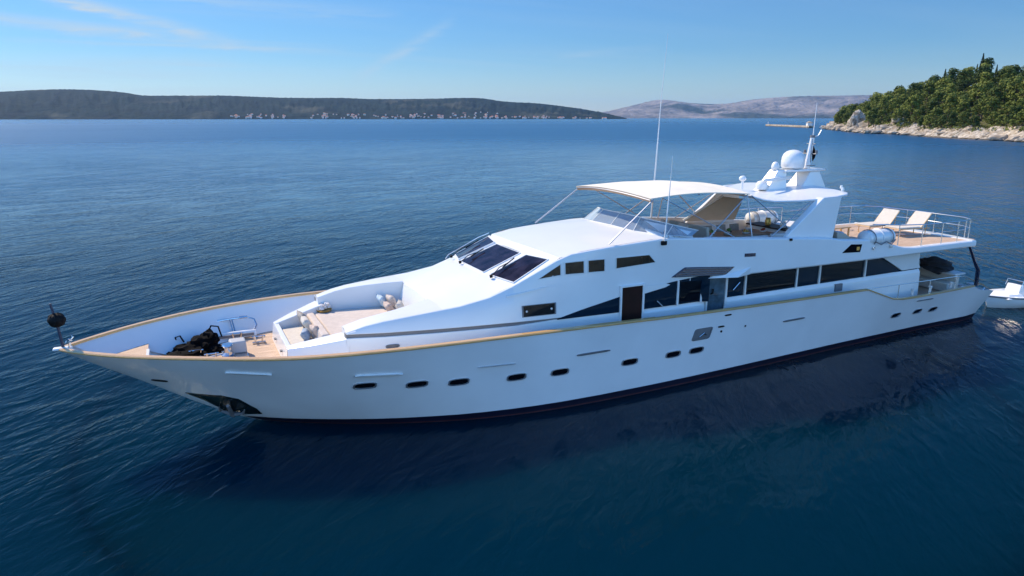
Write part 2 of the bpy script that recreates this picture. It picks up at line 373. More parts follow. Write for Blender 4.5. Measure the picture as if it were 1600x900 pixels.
# boot top and the thin red line under it
bt = MB()
def bz(t): return t
rows = []
for x in [s for s in stations if s >= .3]:
    zs = sheer_z(x); r = []
    for z in (-.25, -.1, .0, .10, .18, .26):
        t = z / zs if z >= 0 else z / 1.3
        a = hull_pt(x, t); r.append(a + Vector((0, -.012, 0)))
    rows.append(r)
bt.loft(rows); bt.mirror(); bt.build('boot_stripe', M['boot'], yacht)
bt = MB(); rows = []
for x in [s for s in stations if s >= .5]:
    zs = sheer_z(x); rows.append([hull_pt(x, z / zs) + Vector((0, -.022, 0)) for z in (.03, .062)])
bt.loft(rows); bt.mirror(); bt.build('waterline_stripe', M['redline'], yacht)
# dark styling groove under the porthole line is only a moulded knuckle: a fine raised strake
# bulwark inner side and decks
def inner(Xs, z):
    zs = sheer_z(Xs); t = z / zs; p = hull_pt(Xs, min(1, t)); return Vector((p.x, min(p.y + .13, -.01), z))
def deck_z(X): return interp(X, [0, 2.1, 2.101, 5.6, 9, 16, 27.6, 28.6, 31, 36], [2.50, 2.46, 2.03, 2.0, 1.8, 1.68, 1.62, 1.42, 1.38, 1.34])
bw = MB(); rows = []
for x in [s for s in stations if .3 <= s <= 34.3]:
    f = fade(x); Xw = x + stem_x(deck_z(x)) * f
    zd = deck_z(Xw); zs = sheer_z(x)
    rows.append([inner(x, zd - .1), inner(x, (zd + zs) / 2), Vector((hull_pt(x, 1).x, min(-.01, hull_pt(x, 1).y + .13), zs - .01))])
bw.loft(rows); bw.mirror(); bw.build('bulwark', M['white'], yacht, angle=60)
def deck_mb(x0, x1, n, zf, yi):
    d = MB(); rows = []
    for x in frange(x0, x1, n):
        z = zf(x); Xs, t = hull_at(x, z); b = max(.01, -hull_pt(Xs, t).y - .1)
        rows.append([Vector((x, -b, z)), Vector((x, -min(b, yi), z)), Vector((x, min(b, yi), z)), Vector((x, b, z))])
    return d.loft(rows)
deck_mb(2.1, 28.0, 60, lambda x: deck_z(max(x, 2.11)), .5).build('main_deck', M['teak'], yacht)
d = deck_mb(28.0, 35.4, 12, lambda x: 1.40, .5); d.build('aft_deck', M['teak'], yacht)
# raised bow platform with a white step
d = MB(); rows = []
for x in frange(.75, 2.1, 8):
    z = 2.48; Xs, t = hull_at(x, z); b = max(.02, -hull_pt(Xs, t).y - .1); rows.append([Vector((x, -b, z)), Vector((x, b, z))])
d.loft(rows); bp = d.build('bow_platform', M['teak'], yacht)
xs_, t_ = hull_at(2.1, 2.02); bb_ = -hull_pt(xs_, t_).y - .09
MB().box(2.06, 2.14, -bb_, bb_, 2.0, 2.49).build('step', M['white'], bp, bevel=.01)
# stern: rounded quarter cap and swim transom ledge
MB().box(34.6, 35.75, -2.9, 2.9, 1.30, 1.44).build('stern_ledge', M['white'], yacht, bevel=.04)
# cap rail in varnished wood, bow to stern
def cap(x0, x1, m, name, w=.17, hh=.055):
    c = MB(); rows = []
    xs = [s for s in stations if x0 < s < x1]; xs = [x0] + xs + [x1]
    for x in xs:
        p = hull_pt(x, 1); o = p.y - .035; i = min(p.y + w, -.004); z = p.z
        rows.append([(p.x, o, z - .005), (p.x, o - .012, z + hh * .5), (p.x, o + .02, z + hh), (p.x, i - .02 if i < -.03 else i, z + hh), (p.x, i, z + hh * .5), (p.x, i, z - .005)])
    c.loft(rows, close=True, cap=True); c.mirror(); return c.build(name, m, yacht, angle=40)
cap(0.0, 16.9, M['wood'], 'cap_rail')
cap(16.9, 34.3, M['wood'], 'aft_cap_rail', w=.14, hh=.045)
MB().box(-.12, .34, -.10, .10, 2.92, 3.0).build('stem_cap', M['white'], yacht, bevel=.04, seg=3)

# portholes
def hull_decal(cx, cz, w, hgt, off, n=28, power=2.6, ring=None, sk=0.):
    m = MB(); pts = []
    for k in range(n):
        a = 2 * math.pi * k / n; ca, sa = math.cos(a), math.sin(a)
        x = abs(ca) ** (2 / power) * (1 if ca > 0 else -1) * w / 2; z = abs(sa) ** (2 / power) * (1 if sa > 0 else -1) * hgt / 2
        pts.append((x + z * sk, z))
    rows = []
    for kk, o in ((1.0, -.01), (1.0, off), (.86 if ring else 0.92, off + .004)):
        rows.append([hull_surf(cx + x * kk, cz + z * kk, o) for x, z in pts])
    if ring:
        rows.append([hull_surf(cx + x * .84, cz + z * .84, -.004) for x, z in pts])
        m.loft(rows, close=True)
    else:
        m.loft(rows, close=True); b = len(m.v) - n; m.f.append(tuple(range(b, b + n))); m.mi.append(0)
    return m
ports = [(7.51, 1.72), (8.96, 1.59), (10.19, 1.50), (12.0, 1.40), (13.46, 1.35), (16.05, 1.29), (17.82, 1.28), (18.83, 1.27), (29.5, 1.11), (30.94, 1.09), (32.06, 1.03)]
for i, (x, z) in enumerate(ports):
    w = .64 if i < 8 else .58
    hh = .24
    o = hull_decal(x, z, w, hh, .022, ring=True, power=3.4).build('porthole', M['alloy'], yacht)
    hull_decal(x, z, w * .86, hh * .84, .004, power=3.4).build('pane', M['glass'], o)
# moulded rubbing strips along the topsides; sunlight put in as white forward, shade as grey aft
def strip(xa, za, xb, zb, m, w=.05, name='topside_strip', lab=None):
    s = MB(); rows = []
    for k in range(9):
        u = k / 8; x = xa + (xb - xa) * u; z = za + (zb - za) * u; ww = w * (1 if 0 < k < 8 else .5)
        rows.append([hull_surf(x, z + dz, o) for dz, o in ((-ww / 2, -.01), (-ww / 2, .035), (ww / 2, .05), (ww / 2, -.01))])
    s.loft(rows, close=True, cap=True); return s.build(name, m, yacht, label=lab)
strip(3.98, 2.46, 5.1, 2.36, M['white'], .06)
strip(7.2, 2.13, 8.5, 2.03, M['white'], .08)
strip(10.7, 1.93, 11.9, 1.88, M['panelgrey'], .025)
strip(14.0, 1.84, 15.2, 1.84, M['grey'], .06)
strip(22.8, 1.78, 23.9, 1.78, M['grey'], .06)
strip(30.4, 1.66, 31.5, 1.64, M['grey'], .04)
# hull fittings amidships: fuel hatch, small vents, bow fairlead
o = hull_decal(18.95, 1.86, .78, .44, .02, power=8, sk=.2, ring=True).build('hull_hatch', M['grey'], yacht)
hull_decal(18.95, 1.86, .66, .36, .01, power=8, sk=.2).build('recess', M['grey'], o)
m = MB(); m.tube([hull_surf(18.82, 1.78, .03), hull_surf(18.98, 1.92, .06), hull_surf(19.1, 1.82, .03)], .02); m.build('latch', M['chrome'], o)
for (x, z, w, hh) in ((19.95, 2.43, .30, .055), (19.75, 2.02, .28, .06), (19.8, 1.83, .07, .08), (20.9, 1.88, .06, .06)):
    hull_decal(x, z, w, hh, .02, power=3).build('hull_vent', M['rubber'], yacht)
hull_decal(2.35, 1.93, .42, .07, .02, power=3).build('bow_fairlead', M['rubber'], yacht)
# oval chocks through the bulwark, beside the deck house
def bul_slot(x, z, w, hh):
    m = MB(); xs, t = hull_at(x, z); y = hull_pt(xs, t).y + .11
    pts = [(x + w / 2 * math.copysign(abs(math.cos(a)) ** .6, math.cos(a)), z + hh / 2 * math.copysign(abs(math.sin(a)) ** .8, math.sin(a))) for a in frange(0, 2 * math.pi, 25)[:-1]]
    return m, pts, y
# anchor pocket with its steel lining and the anchor
pk = [(2.95, 1.38), (3.85, 1.36), (4.30, 1.22), (4.78, .74), (4.93, .48), (4.35, .36), (4.02, .42), (3.75, .75), (3.4, 1.08)]
m = MB(); outp = [hull_surf(x, z, .02) for x, z in pk]
cx_, cz_ = 4.0, .85
inn = [hull_surf(cx_ + (x - cx_) * .88, cz_ + (z - cz_) * .86, .028) for x, z in pk]
deep = [hull_surf(cx_ + (x - cx_) * .80, cz_ + (z - cz_) * .76, .012) for x, z in pk]
m.loft([[hull_surf(x, z, -.02) for x, z in pk], outp, inn, deep], close=True); b = len(m.v) - len(pk); m.f.append(tuple(range(b, b + len(pk)))); m.mi.append(0)
m.mirror()
apk = m.build('anchor_pocket', M['plate'], yacht)
a = MB()
c0 = hull_surf(4.05, 1.0, .10); c1 = hull_surf(4.2, .48, .12)
a.tube([c0, c1], [.05, .07]); a.tube([hull_surf(3.85, .68, .10), c1 + Vector((0, -.03, .05)), hull_surf(4.45, .6, .10)], [.03, .08, .03])
a.tube([hull_surf(3.85, .68, .10), hull_surf(3.82, .86, .08)], [.05, .015]); a.tube([hull_surf(4.45, .6, .10), hull_surf(4.48, .8, .08)], [.05, .015])
a.build('anchor', M['grey'], yacht)

# ================================================================== deck house (trunk) and superstructure
def wall_y(X): return interp(X, [7.3, 8.2, 9.6, 12, 16, 21.6, 28.2, 31.8], [2.45, 2.62, 2.74, 2.80, 2.80, 2.71, 2.51, 2.38])
def crease_z(X): return interp(X, [7.2, 7.75, 8.25, 9.4, 10.55, 11.5, 12.3], [3.13, 3.28, 3.36, 3.47, 3.56, 3.72, 4.0])
def crease_y(X): return interp(X, [7.2, 8.25, 9.4, 10.55, 12.3], [2.40, 2.52, 2.60, 2.62, 2.60])
def stripe_z(X): return interp(X, [7.2, 9.2, 10.9, 13.0, 14.2], [3.03, 2.96, 2.89, 2.82, 2.79])
def uy(X): return interp(X, [12.3, 14.2, 16, 19.0, 19.8, 21.0, 28, 34.5], [2.64, 2.70, 2.76, 2.82, 2.92, 3.06, 3.08, 3.00])
def coam_z(X): return interp(X, [12.3, 13.8, 14.3, 15.7, 17.7, 20, 22.5, 25.2, 26.0, 27.6, 28.6, 29.6, 30.3, 34.5], [4.0, 4.68, 4.84, 4.97, 5.10, 4.98, 4.82, 4.62, 4.50, 4.38, 4.15, 3.92, 3.86, 3.84])
def side_prof(x):
    """outer profile of the port side wall: three (y, z) corners from the groove up to the crease or coaming"""
    wy = wall_y(x); ty = crease_y(x) + .02 if x < 12.3 else uy(x); tz = crease_z(x) if x < 12.3 else coam_z(x)
    z0 = stripe_z(x) + .05 if x < 14.2 else (2.84 if x < 16.9 else 2.78)
    zm = min(3.4, z0 + (tz - z0) * .55); f = (zm - z0) / (tz - z0)
    ym = (wy + .03) * (1 - f) + ty * f + .02 * min(1, max(0, (x - 10) / 3)); ym += (ty - ym) * min(1, max(0, (x - 18.6)))
    return (wy + .03, z0), (ym, zm), (ty, tz - .04)
def side_row(x):
    a, b, c = side_prof(x)
    return [(x, -a[0] + .08, a[1]), (x, -a[0], a[1]), (x, -b[0], b[1]), (x, -c[0], c[1]), (x, -c[0] + .02, c[1] + .025), (x, -c[0] + .07, c[1] + .04)]
tk = MB()
# lower sloping wall of the trunk, dark groove above it, then the upper flare
xs = [7.2, 7.45, 7.75, 8.25, 8.8, 9.4, 10.0, 10.55, 11.0, 11.5, 12.3]
low = []; grv = []; upr = []; top = []
def well_y(X): return interp(X, [7.2, 8.3, 9.0, 9.6, 10.15], [1.84, 1.84, 1.70, 1.48, 1.25])
for x in xs:
    wy = wall_y(x); sz = stripe_z(x); cy = crease_y(x); cz = crease_z(x)
    low.append([(x, -wy - .06, 1.6), (x, -wy, sz - .07), (x, -wy + .05, sz - .07)])
    upr.append(side_row(x))
    grv.append([(x, -wy + .05, sz - .075), (x, -wy + .05, sz + .055)])
for x in [12.8, 13.3, 13.8, 14.3, 15.0, 15.7, 16.7, 17.7, 18.6, 19.2, 19.6]: upr.append(side_row(x))
for x in [12.9, 13.5, 14.2]:
    wy = wall_y(x); sz = stripe_z(x); low.append([(x, -wy - .06, 1.6), (x, -wy, sz - .07 + (x - 12.3) * .05), (x, -wy + .05, sz - .07 + (x - 12.3) * .05)])
    grv.append([(x, -wy + .05, sz - .075), (x, -wy + .05, sz + .055)])
for x in [14.6, 15.3, 16.1]:
    wy = wall_y(x); low.append([(x, -wy - .06, 1.6), (x, -wy - .03, 2.80), (x, -wy - .028, 2.86)])
tk.loft(low); tk.loft(upr)
# forward face of the upper step at the nose
x = 7.2
tk.add([(x, -2.40, 3.13), (x, -1.84, 3.18), (x, -1.84, 2.7), (x, -2.45, 2.7)], [(0, 1, 2, 3)])
# coaming tops beside the seating well
ctop = []
for x in [7.2, 7.45, 7.75, 8.25, 8.8, 9.4, 10.0]:
    cy = crease_y(x); cz = crease_z(x); wy = well_y(x)
    ctop.append([(x, -cy + .05, cz), (x, -(cy + wy) / 2, cz + .05), (x, -wy, cz + .035), (x, -wy + .02, 2.4)])
tk.loft(ctop); tk.mirror()
tk.build('deckhouse', M['white'], yacht, bevel=.025, merge=True)
g = MB(); g.loft(grv); g.add([(7.19, -2.40, 2.955), (7.19, -2.40, 3.085), (7.19, -2.2, 3.085), (7.19, -2.2, 2.955)], [(0, 1, 2, 3)]); g.mirror()
g.build('styling_groove', M['grey'], yacht)
# slope rising from the well to the windscreen
sl_ = MB(); rows = []
def ctr_z(X): return interp(X, [10.0, 10.6, 11.2, 11.85], [3.50, 3.70, 3.88, 4.06])
for x in [10.0, 10.55, 11.0, 11.5, 11.85]:
    cy = crease_y(x); cz = crease_z(x); c = ctr_z(x)
    rows.append([(x, -cy + .05, cz), (x, -cy * .72, cz + (c - cz) * .55), (x, -1.25, c - .02), (x, 0, c + .02), (x, 1.25, c - .02), (x, cy * .72, cz + (c - cz) * .55), (x, cy - .05, cz)])
sl_.loft(rows)
sl_.add([(11.85, -2.55, crease_z(11.85)), (11.85, -1.87, 3.95), (11.85, -1.25, 4.04), (11.92, -1.16, 4.07), (12.30, -2.57, 4.0)], [(0, 1, 2, 3, 4)])
sl_.add([(11.85, 2.55, crease_z(11.85)), (11.85, 1.87, 3.95), (11.85, 1.25, 4.04), (11.92, 1.16, 4.07), (12.30, 2.57, 4.0)], [(4, 3, 2, 1, 0)])
sl_.add([(11.85, -1.25, 4.04), (11.85, 0, 4.08), (11.85, 1.25, 4.04), (11.92, 1.16, 4.07), (11.92, -1.16, 4.07)], [(0, 1, 2, 3, 4)])
# front of the slope, down into the well (the seat back)
sl_.add([(10.0, -1.25, 3.48), (10.0, 0, 3.52), (10.0, 1.25, 3.48), (9.75, 1.42, 2.6), (9.75, -1.42, 2.6)], [(0, 1, 2, 3, 4)])
sl_.build('foredeck_slope', M['white'], yacht, merge=True, angle=30)

# low forward coaming of the seating well
fc = MB()
def fo(x): return interp(x, [5.7, 6.3, 7.25], [1.52, 1.95, 2.44])
def fi(x): return interp(x, [5.7, 6.3, 7.25], [1.22, 1.38, 1.66])
rows = []
for x in [5.7, 6.0, 6.3, 6.8, 7.25]:
    zt = interp(x, [5.7, 7.25], [2.60, 2.94]); zb = 1.98
    rows.append([(x - .02, -fo(x) - .16, zb), (x, -fo(x), zt - .02), (x, -fo(x) + .03, zt), (x, -fi(x), zt), (x, -fi(x) + .01, 2.2)])
fc.loft(rows); fc.mirror(True)
fc.add([(5.64, -1.68, 1.98), (5.70, -1.52, 2.60), (5.70, 1.52, 2.60), (5.64, 1.68, 1.98)], [(0, 1, 2, 3)])
fc.add([(5.70, -1.52, 2.60), (5.84, -1.25, 2.60), (5.84, 1.25, 2.60), (5.70, 1.52, 2.60)], [(0, 1, 2, 3)])
fc.add([(5.84, -1.25, 2.60), (5.86, -1.25, 2.2), (5.86, 1.25, 2.2), (5.84, 1.25, 2.60)], [(0, 1, 2, 3)])
fc.build('seating_coaming', M['white'], yacht, merge=True, bevel=.02)
MB().box(5.72, 10.1, -1.9, 1.9, 2.02, 2.28).build('seating_floor', M['white'], yacht)
# upholstery: forward pad, long pads, back bolster
p = MB(); p.hexa([(5.9, -1.2, 2.28), (6.62, -1.42, 2.28), (6.62, 1.42, 2.28), (5.9, 1.2, 2.28), (5.9, -1.2, 2.43), (6.62, -1.42, 2.43), (6.62, 1.42, 2.43), (5.9, 1.2, 2.43)])
p.build('forward_pad', M['beige'], yacht, bevel=.05, seg=3)
p = MB(); p.hexa([(6.66, -1.3, 2.28), (6.98, -1.35, 2.28), (6.98, 1.35, 2.28), (6.66, 1.3, 2.28), (6.72, -1.3, 2.82), (6.96, -1.35, 2.82), (6.96, 1.35, 2.82), (6.72, 1.3, 2.82)])
p.build('seat_divider', M['beige2'], yacht, bevel=.06, seg=3)
p = MB(); p.hexa([(7.02, -1.8, 2.28), (9.7, -1.40, 2.28), (9.7, 1.40, 2.28), (7.02, 1.8, 2.28), (7.02, -1.8, 2.72), (9.7, -1.40, 2.72), (9.7, 1.40, 2.72), (7.02, 1.8, 2.72)])
p.build('sun_pad', M['beige2'], yacht, bevel=.05, seg=3)

# wheelhouse: windscreen, roof, side walls
wh = MB(); ws_ = MB()
Wb = [(12.30, -2.57, 4.0), (11.92, -1.16, 4.07), (11.92, 1.16, 4.07), (12.30, 2.57, 4.0)]      # base
Wt = [(13.80, -2.40, 4.70), (13.52, -1.06, 4.67), (13.52, 1.06, 4.67), (13.80, 2.40, 4.70)]    # top
for i in range(3): ws_.add([Wb[i], Wb[i + 1], Wt[i + 1], Wt[i]], [(0, 1, 2, 3)])
ws_.build('windscreen_wall', M['white'], yacht, merge=True, smooth=False)
# triangular cheek between windscreen edge and the side wall
def eave_z(X): return interp(X, [19.6, 20.3, 34.5], [3.60, 3.57, 3.56])
wh.add([Wb[0], Wt[0], (13.8, -2.61, 4.68), (12.3, -2.57, 4.0)], [(0, 1, 2, 3)])
wh.mirror()
wh.build('windscreen_cheek', M['white'], yacht, merge=True, bevel=.02)
rf = MB(); rows = []
for x, zc_, yo in ((13.42, 4.64, 0), (13.55, 4.86, 0), (14.3, 4.96, 0), (15.2, 5.05, 0), (16.2, 5.12, 0), (17.4, 5.17, 0), (17.9, 5.17, 0)):
    r = []
    for k in (-1, -.93, -.75, -.5, -.25, 0, .25, .5, .75, .93, 1):
        xx = x + (.36 * abs(k) ** 2 if x < 15 else 0) * (1 if x < 14.5 else .4)
        ye = (uy(max(14.3, xx)) - .10)
        ze = coam_z(max(13.95, xx)) + .0
        zz = ze + (zc_ - ze) * (1 - abs(k) ** 2.2)
        if x < 13.5: zz = 4.62 + .05 * (1 - abs(k)); ye -= .10
        r.append((xx, k * ye, zz))
    rows.append(r)
rf.loft(rows)
rf.build('wheelhouse_roof', M['white'], yacht, merge=True, angle=28, bevel=.02)
# windscreen panes
def plane_pane(A, B, C, D, u0, u1, v0, v1, off, thick, name, m, parent, frame=.05, fm=None, cut=None):
    A, B, C, D = map(Vector, (A, B, C, D))
    def P(u, v): return (A * (1 - u) + B * u) * (1 - v) + (D * (1 - u) + C * u) * v
    n = normal([P(0, 0), P(1, 0), P(1, 1), P(0, 1)])
    if n.z < 0: n = -n
    pts = [P(u0, v0), P(u1, v0), P(u1, v1), P(u0, v1)]
    fo_ = MB(); c = sum(pts, Vector()) / 4
    inn = [p + (c - p) * (frame / (c - p).length) * 1.3 for p in pts]
    rows = [[p - n * .01 for p in pts], [p + n * (off + .02) for p in pts], [p + n * (off + .02) for p in inn], [p + n * (off - .02) for p in inn]]
    fo_.loft(rows, close=True)
    fr = fo_.build(name, fm or M['white'], parent, smooth=False)
    MB().slab([p + n * off for p in inn], -.012, n).build('pane', m, fr, smooth=False)
    return fr
plane_pane(Wb[0], Wb[1], Wt[1], Wt[0], .04, .86, .06, .93, .014, .01, 'windscreen', M['tint'], yacht, .03)
plane_pane(Wb[1], Wb[2], Wt[2], Wt[1], .07, .97, .06, .93, .014, .01, 'windscreen', M['tint'], yacht, .03)
plane_pane(Wb[2], Wb[3], Wt[3], Wt[2], .10, .94, .06, .93, .05, .01, 'windscreen', M['tint'], yacht, .03)
# wipers and their bosses
def wiper(b, e, e2=None):
    w = MB(); b = Vector(b); e = Vector(e); w.tube([b, b + (e - b) * .5 + Vector((-.03, 0, .07)), e], .014, 6); w.tube([b - Vector((0, 0, .03)), b + Vector((-.02, 0, .05))], .05, 8)
    d = (e - b).normalized(); w.tube([e - d * .3, e + d * .28], .02, 6)
    w.build('wiper', M['rubber'], yacht)
wiper((12.02, -1.62, 4.12), (12.75, -1.35, 4.46)); wiper((11.9, .75, 4.15), (12.6, .9, 4.42)); wiper((12.05, 2.0, 4.12), (12.9, 2.1, 4.5))
# small bollards of trim ahead of the windscreen
MB().tube([(11.95, 2.35, 4.0), (12.1, 2.45, 4.12), (13.3, 2.5, 4.66), (13.75, 2.5, 4.80)], .016, 6).build('windscreen_rail', M['chrome'], yacht)

# side windows of the wheelhouse and upper body (polygons lying on the wall)
def wall_pt(X, z, off=0.0):
    """point on the port side wall above the band"""
    if X < 19.6:
        p = side_prof(X); y = interp(z, [q[1] for q in p], [q[0] for q in p])
    else: y = uy(X)
    return Vector((X, -y - off, z))
def wall_window(poly, name, m, frame_m, off=.02, fw=.035, parent=yacht, fn=wall_pt, mirror=True, sub='pane'):
    cx = sum(p[0] for p in poly) / len(poly); cz = sum(p[1] for p in poly) / len(poly)
    def ins(p, k): 
        dx, dz = cx - p[0], cz - p[1]; l = math.hypot(dx, dz); return (p[0] + dx / l * k, p[1] + dz / l * k)
    q = [ins(p, fw * 1.35) for p in poly]
    f = MB(); f.loft([[fn(*p, -.02) for p in poly], [fn(*p, off) for p in poly], [fn(*p, off) for p in q], [fn(*p, off - .018) for p in q]], close=True)
    if mirror: f.mirror()
    fr = f.build(name, frame_m, parent, smooth=False)
    g = MB(); g.add([fn(*p, off - .012) for p in q], [tuple(range(len(q)))])
    if mirror: g.mirror()
    g.build(sub, m, fr, smooth=False)
    return fr
M['wheelglass'] = mat('brown tinted side glass', (.016, .010, .006), .06, spec=.25, noise_amt=.7, nscale=3)
wall_window([(13.10, 4.14), (13.93, 4.20), (13.93, 4.58)], 'side_window', M['wheelglass'], M['offwhite'])
wall_window([(14.02, 4.20), (14.76, 4.19), (14.76, 4.61), (14.02, 4.60)], 'side_window', M['wheelglass'], M['offwhite'])
wall_window([(14.85, 4.19), (15.52, 4.18), (15.52, 4.61), (14.85, 4.61)], 'side_window', M['wheelglass'], M['offwhite'])
wall_window([(15.88, 4.24), (17.50, 4.32), (17.24, 4.60), (15.88, 4.60)], 'side_window', M['wheelglass'], M['offwhite'])
wall_window([(12.52, 3.02), (13.70, 3.00), (13.70, 3.37), (12.52, 3.38)], 'side_vent', M['glass'], M['grey'], sub='recess')
for x in (12.66, 13.52):
    p = wall_pt(x, 3.2, .04); MB().tube([p, p + Vector((0, -.02, 0))], .035, 8).build('vent_light', M['petal'], yacht)

lg = MB(); rows = []
for k in range(9):
    u = k / 8; x = 12.05 + 1.6 * u; z = 3.72 + .20 * u; o = .05 * (1 - u) + .006
    rows.append([wall_pt(x, z - .035, -.01), wall_pt(x, z - .03, o), wall_pt(x, z, o), wall_pt(x, z + .02, -.01)])
lg.loft(rows, close=True, cap=True); lg.mirror(); lg.build('side_ledge', M['white'], yacht)
# upper body aft of the door: coaming and eave of the flybridge
ub = MB(); rows = []
xs = [19.6, 20.0, 20.5, 21.0, 22.5, 24, 25.2, 26.0, 27.0, 27.6, 28.6, 29.6, 30.3, 31.5, 33, 34.0, 34.35]
for x in xs:
    y = uy(x); cz = coam_z(x); ez = eave_z(x)
    rows.append([(x, -wall_y(x) + .1, ez + .06), (x, -y + .06, ez), (x, -y, ez + .05), (x, -y, cz - .04), (x, -y + .07, cz), (x, -y + .26, cz), (x, -y + .28, min(3.82, cz - .03))])
ub.loft(rows); ub.mirror()
# stern end of the overhang
ub.build('flybridge_body', M['white'], yacht, merge=True, bevel=.02)
# wing front: the sunlit ledge where the body steps outwards
wf = MB()
wf.hexa([(19.6, -2.90, 3.57), (20.7, -3.26, 3.57), (21.6, -3.0, 3.57), (20.2, -2.7, 3.57), (19.8, -2.93, 3.62), (20.8, -3.26, 3.62), (21.7, -3.0, 3.93), (20.3, -2.8, 3.95)])
wf.mirror(); wf.build('wing_ledge', M['white'], yacht, bevel=.02)
sc = MB(); sc.hexa([(18.15, -2.86, 3.74), (20.35, -3.02, 3.64), (20.35, -2.7, 3.64), (18.15, -2.6, 3.74), (18.7, -2.87, 4.04), (20.75, -3.04, 3.92), (20.75, -2.65, 3.92), (18.7, -2.6, 4.04)])
scp = sc.mirror().build('air_scoop', M['navy'], yacht, bevel=.02)
sv = MB()
for k in range(4):
    f = .14 + k * .24
    A_ = Vector((18.15, -2.86, 3.74)).lerp(Vector((18.7, -2.87, 4.04)), f); B_ = Vector((20.35, -3.02, 3.64)).lerp(Vector((20.75, -3.04, 3.92)), f)
    sv.tube([A_.lerp(B_, .04) + Vector((0, -.012, 0)), A_.lerp(B_, .94) + Vector((0, -.012, 0))], .014, 5)
sv.mirror().build('louvre', M['grey'], scp)
# flybridge sole (teak) and the overhanging aft slab
fs = MB(); rows = []
for x in [17.9, 20, 24, 27, 30, 32, 34, 34.6]: rows.append([(x, -uy(x) + .2, 3.84), (x, uy(x) - .2, 3.84)])
fs.loft(rows); fs.build('flybridge_deck', M['teak'], yacht)
sb = MB(); rows = []
for k in (-1, -.9, -.6, -.3, 0, .3, .6, .9, 1):
    xx = 34.95 - .55 * abs(k) ** 3
    y = k * 2.98
    rows.append([(34.2, y, 3.56), (xx - .15, y, 3.60), (xx, y, 3.70), (xx - .02, y, 3.83), (xx - .25, y, 3.86), (34.1, y, 3.86)])
sb.loft(rows, close=True, cap=True); sb.build('flybridge_edge', M['white'], yacht, bevel=.02)
MB().add([(19.6, -2.9, 3.6), (34.4, -2.85, 3.6), (34.4, 2.85, 3.6), (19.6, 2.9, 3.6)], [(0, 1, 2, 3)]).build('aft_ceiling', M['offwhite'], yacht)
# aft bulkhead of the saloon with sliding glass
MB().box(31.2, 31.35, -2.35, 2.35, 1.4, 3.6).build('aft_bulkhead', M['glass'], yacht)

# saloon walls
sw = MB(); rows = []
for x in [16.95, 18, 19.7]: rows.append([(x, -wall_y(x) - .08, 1.5), (x, -wall_y(x) - .05, 2.60), (x, -wall_y(x) + .02, 2.73), (x, -wall_y(x) + .05, 2.75), (x, -wall_y(x) + .05, 3.75)])
sw.loft(rows); rows = []
for x in [20.62, 22, 25, 28.2, 31.7]: rows.append([(x, -wall_y(x) - .08, 1.4), (x, -wall_y(x) - .05, 2.58), (x, -wall_y(x) + .02, 2.71), (x, -wall_y(x) + .05, 2.72), (x, -wall_y(x) + .05, 3.62)])
sw.loft(rows)
sw.add([(31.7, -2.46, 1.4), (31.7, -2.43, 2.58), (31.7, -1.9, 2.6), (31.7, -1.9, 1.4)], [(0, 1, 2, 3)])
sw.add([(31.7, -2.43, 2.58), (31.7, -1.9, 2.6), (31.2, -1.9, 2.72), (31.2, -2.36, 2.72)], [(0, 1, 2, 3)])
sw.mirror(); sw.build('saloon_wall', M['white'], yacht, merge=True, angle=25)
def salon_pt(X, z, off=0.0):
    if X < 16.95: return wall_pt(X, z, off)
    return Vector((X, -wall_y(X) + .04 - off, z))
# band
lo_z = lambda x: interp(x, [13.74, 17, 31.3], [2.80, 2.75, 2.72])
def hi_z(x): return interp(x, [13.74, 14.6, 15.4, 16.1, 16.95, 17.6, 18.2, 19.6], [2.83, 3.02, 3.17, 3.30, 3.38, 3.50, 3.58, 3.70])
bd = MB()
def bpt(x, z, o): 
    return Vector((x, -interp(x, [13.7, 16.1, 16.95, 17.0, 31.8], [wall_y(13.7) + .05, wall_y(16.1) + .05, wall_y(16.95) + .03, wall_y(17) - .02, wall_y(31.8) - .02]) - o, z))
def bpt(x, z, o): return wall_pt(x, z, o + .012) if x < 19.76 else salon_pt(x, z, o + .02)
def band(xa, xb, n, top=hi_z):
    rows = []
    for x in frange(xa, xb, n):
        a, b_ = lo_z(x), top(x); rows.append([bpt(x, a + (b_ - a) * k / 3, 0) for k in range(4)])
    bd.loft(rows)
band(13.74, 16.10, 9); band(16.97, 17.0, 2); band(17.001, 19.75, 8); 
rows = []
for x in frange(20.66, 30.0, 10): rows.append([bpt(x, 2.73, 0), bpt(x, 3.56, 0)])
bd.loft(rows)
bd.add([bpt(30.0, 2.73, 0), bpt(31.6, 2.66, 0), bpt(31.6, 2.74, 0), bpt(30.3, 2.80, 0), bpt(30.0, 2.95, 0)], [(0, 1, 2, 3, 4)])
bd.add([bpt(28.9, 3.56, 0), bpt(28.9, 2.73, .003), bpt(30.5, 2.74, .003)], [(0, 1, 2)])
bd.mirror(); bd.build('window_band', M['band'], yacht, smooth=False)
def sal(x0, x1, name='saloon_window'):
    fn = (lambda X, z, o: wall_pt(X, z, o + .014)) if x0 < 19.7 else (lambda X, z, o: salon_pt(X, z, o + .03))
    return wall_window([(x0, 2.80), (x1, 2.79), (x1, 3.55), (x0, 3.56)], name, M['glass'], M['band'], fn=fn, fw=.02, off=.025)
sal(18.53, 19.43); sal(21.67, 24.14); sal(25.56, 27.97)
for x in (18.45, 19.48, 21.58, 24.21, 25.46, 28.12):
    p = MB(); o_ = .055 if x < 19.7 else 0; p.box(x - .035, x + .035, -wall_y(x) - .045 - o_, -wall_y(x) + .03 - o_, 2.73, 3.60); p.mirror(); p.build('window_post', M['offwhite'], yacht)
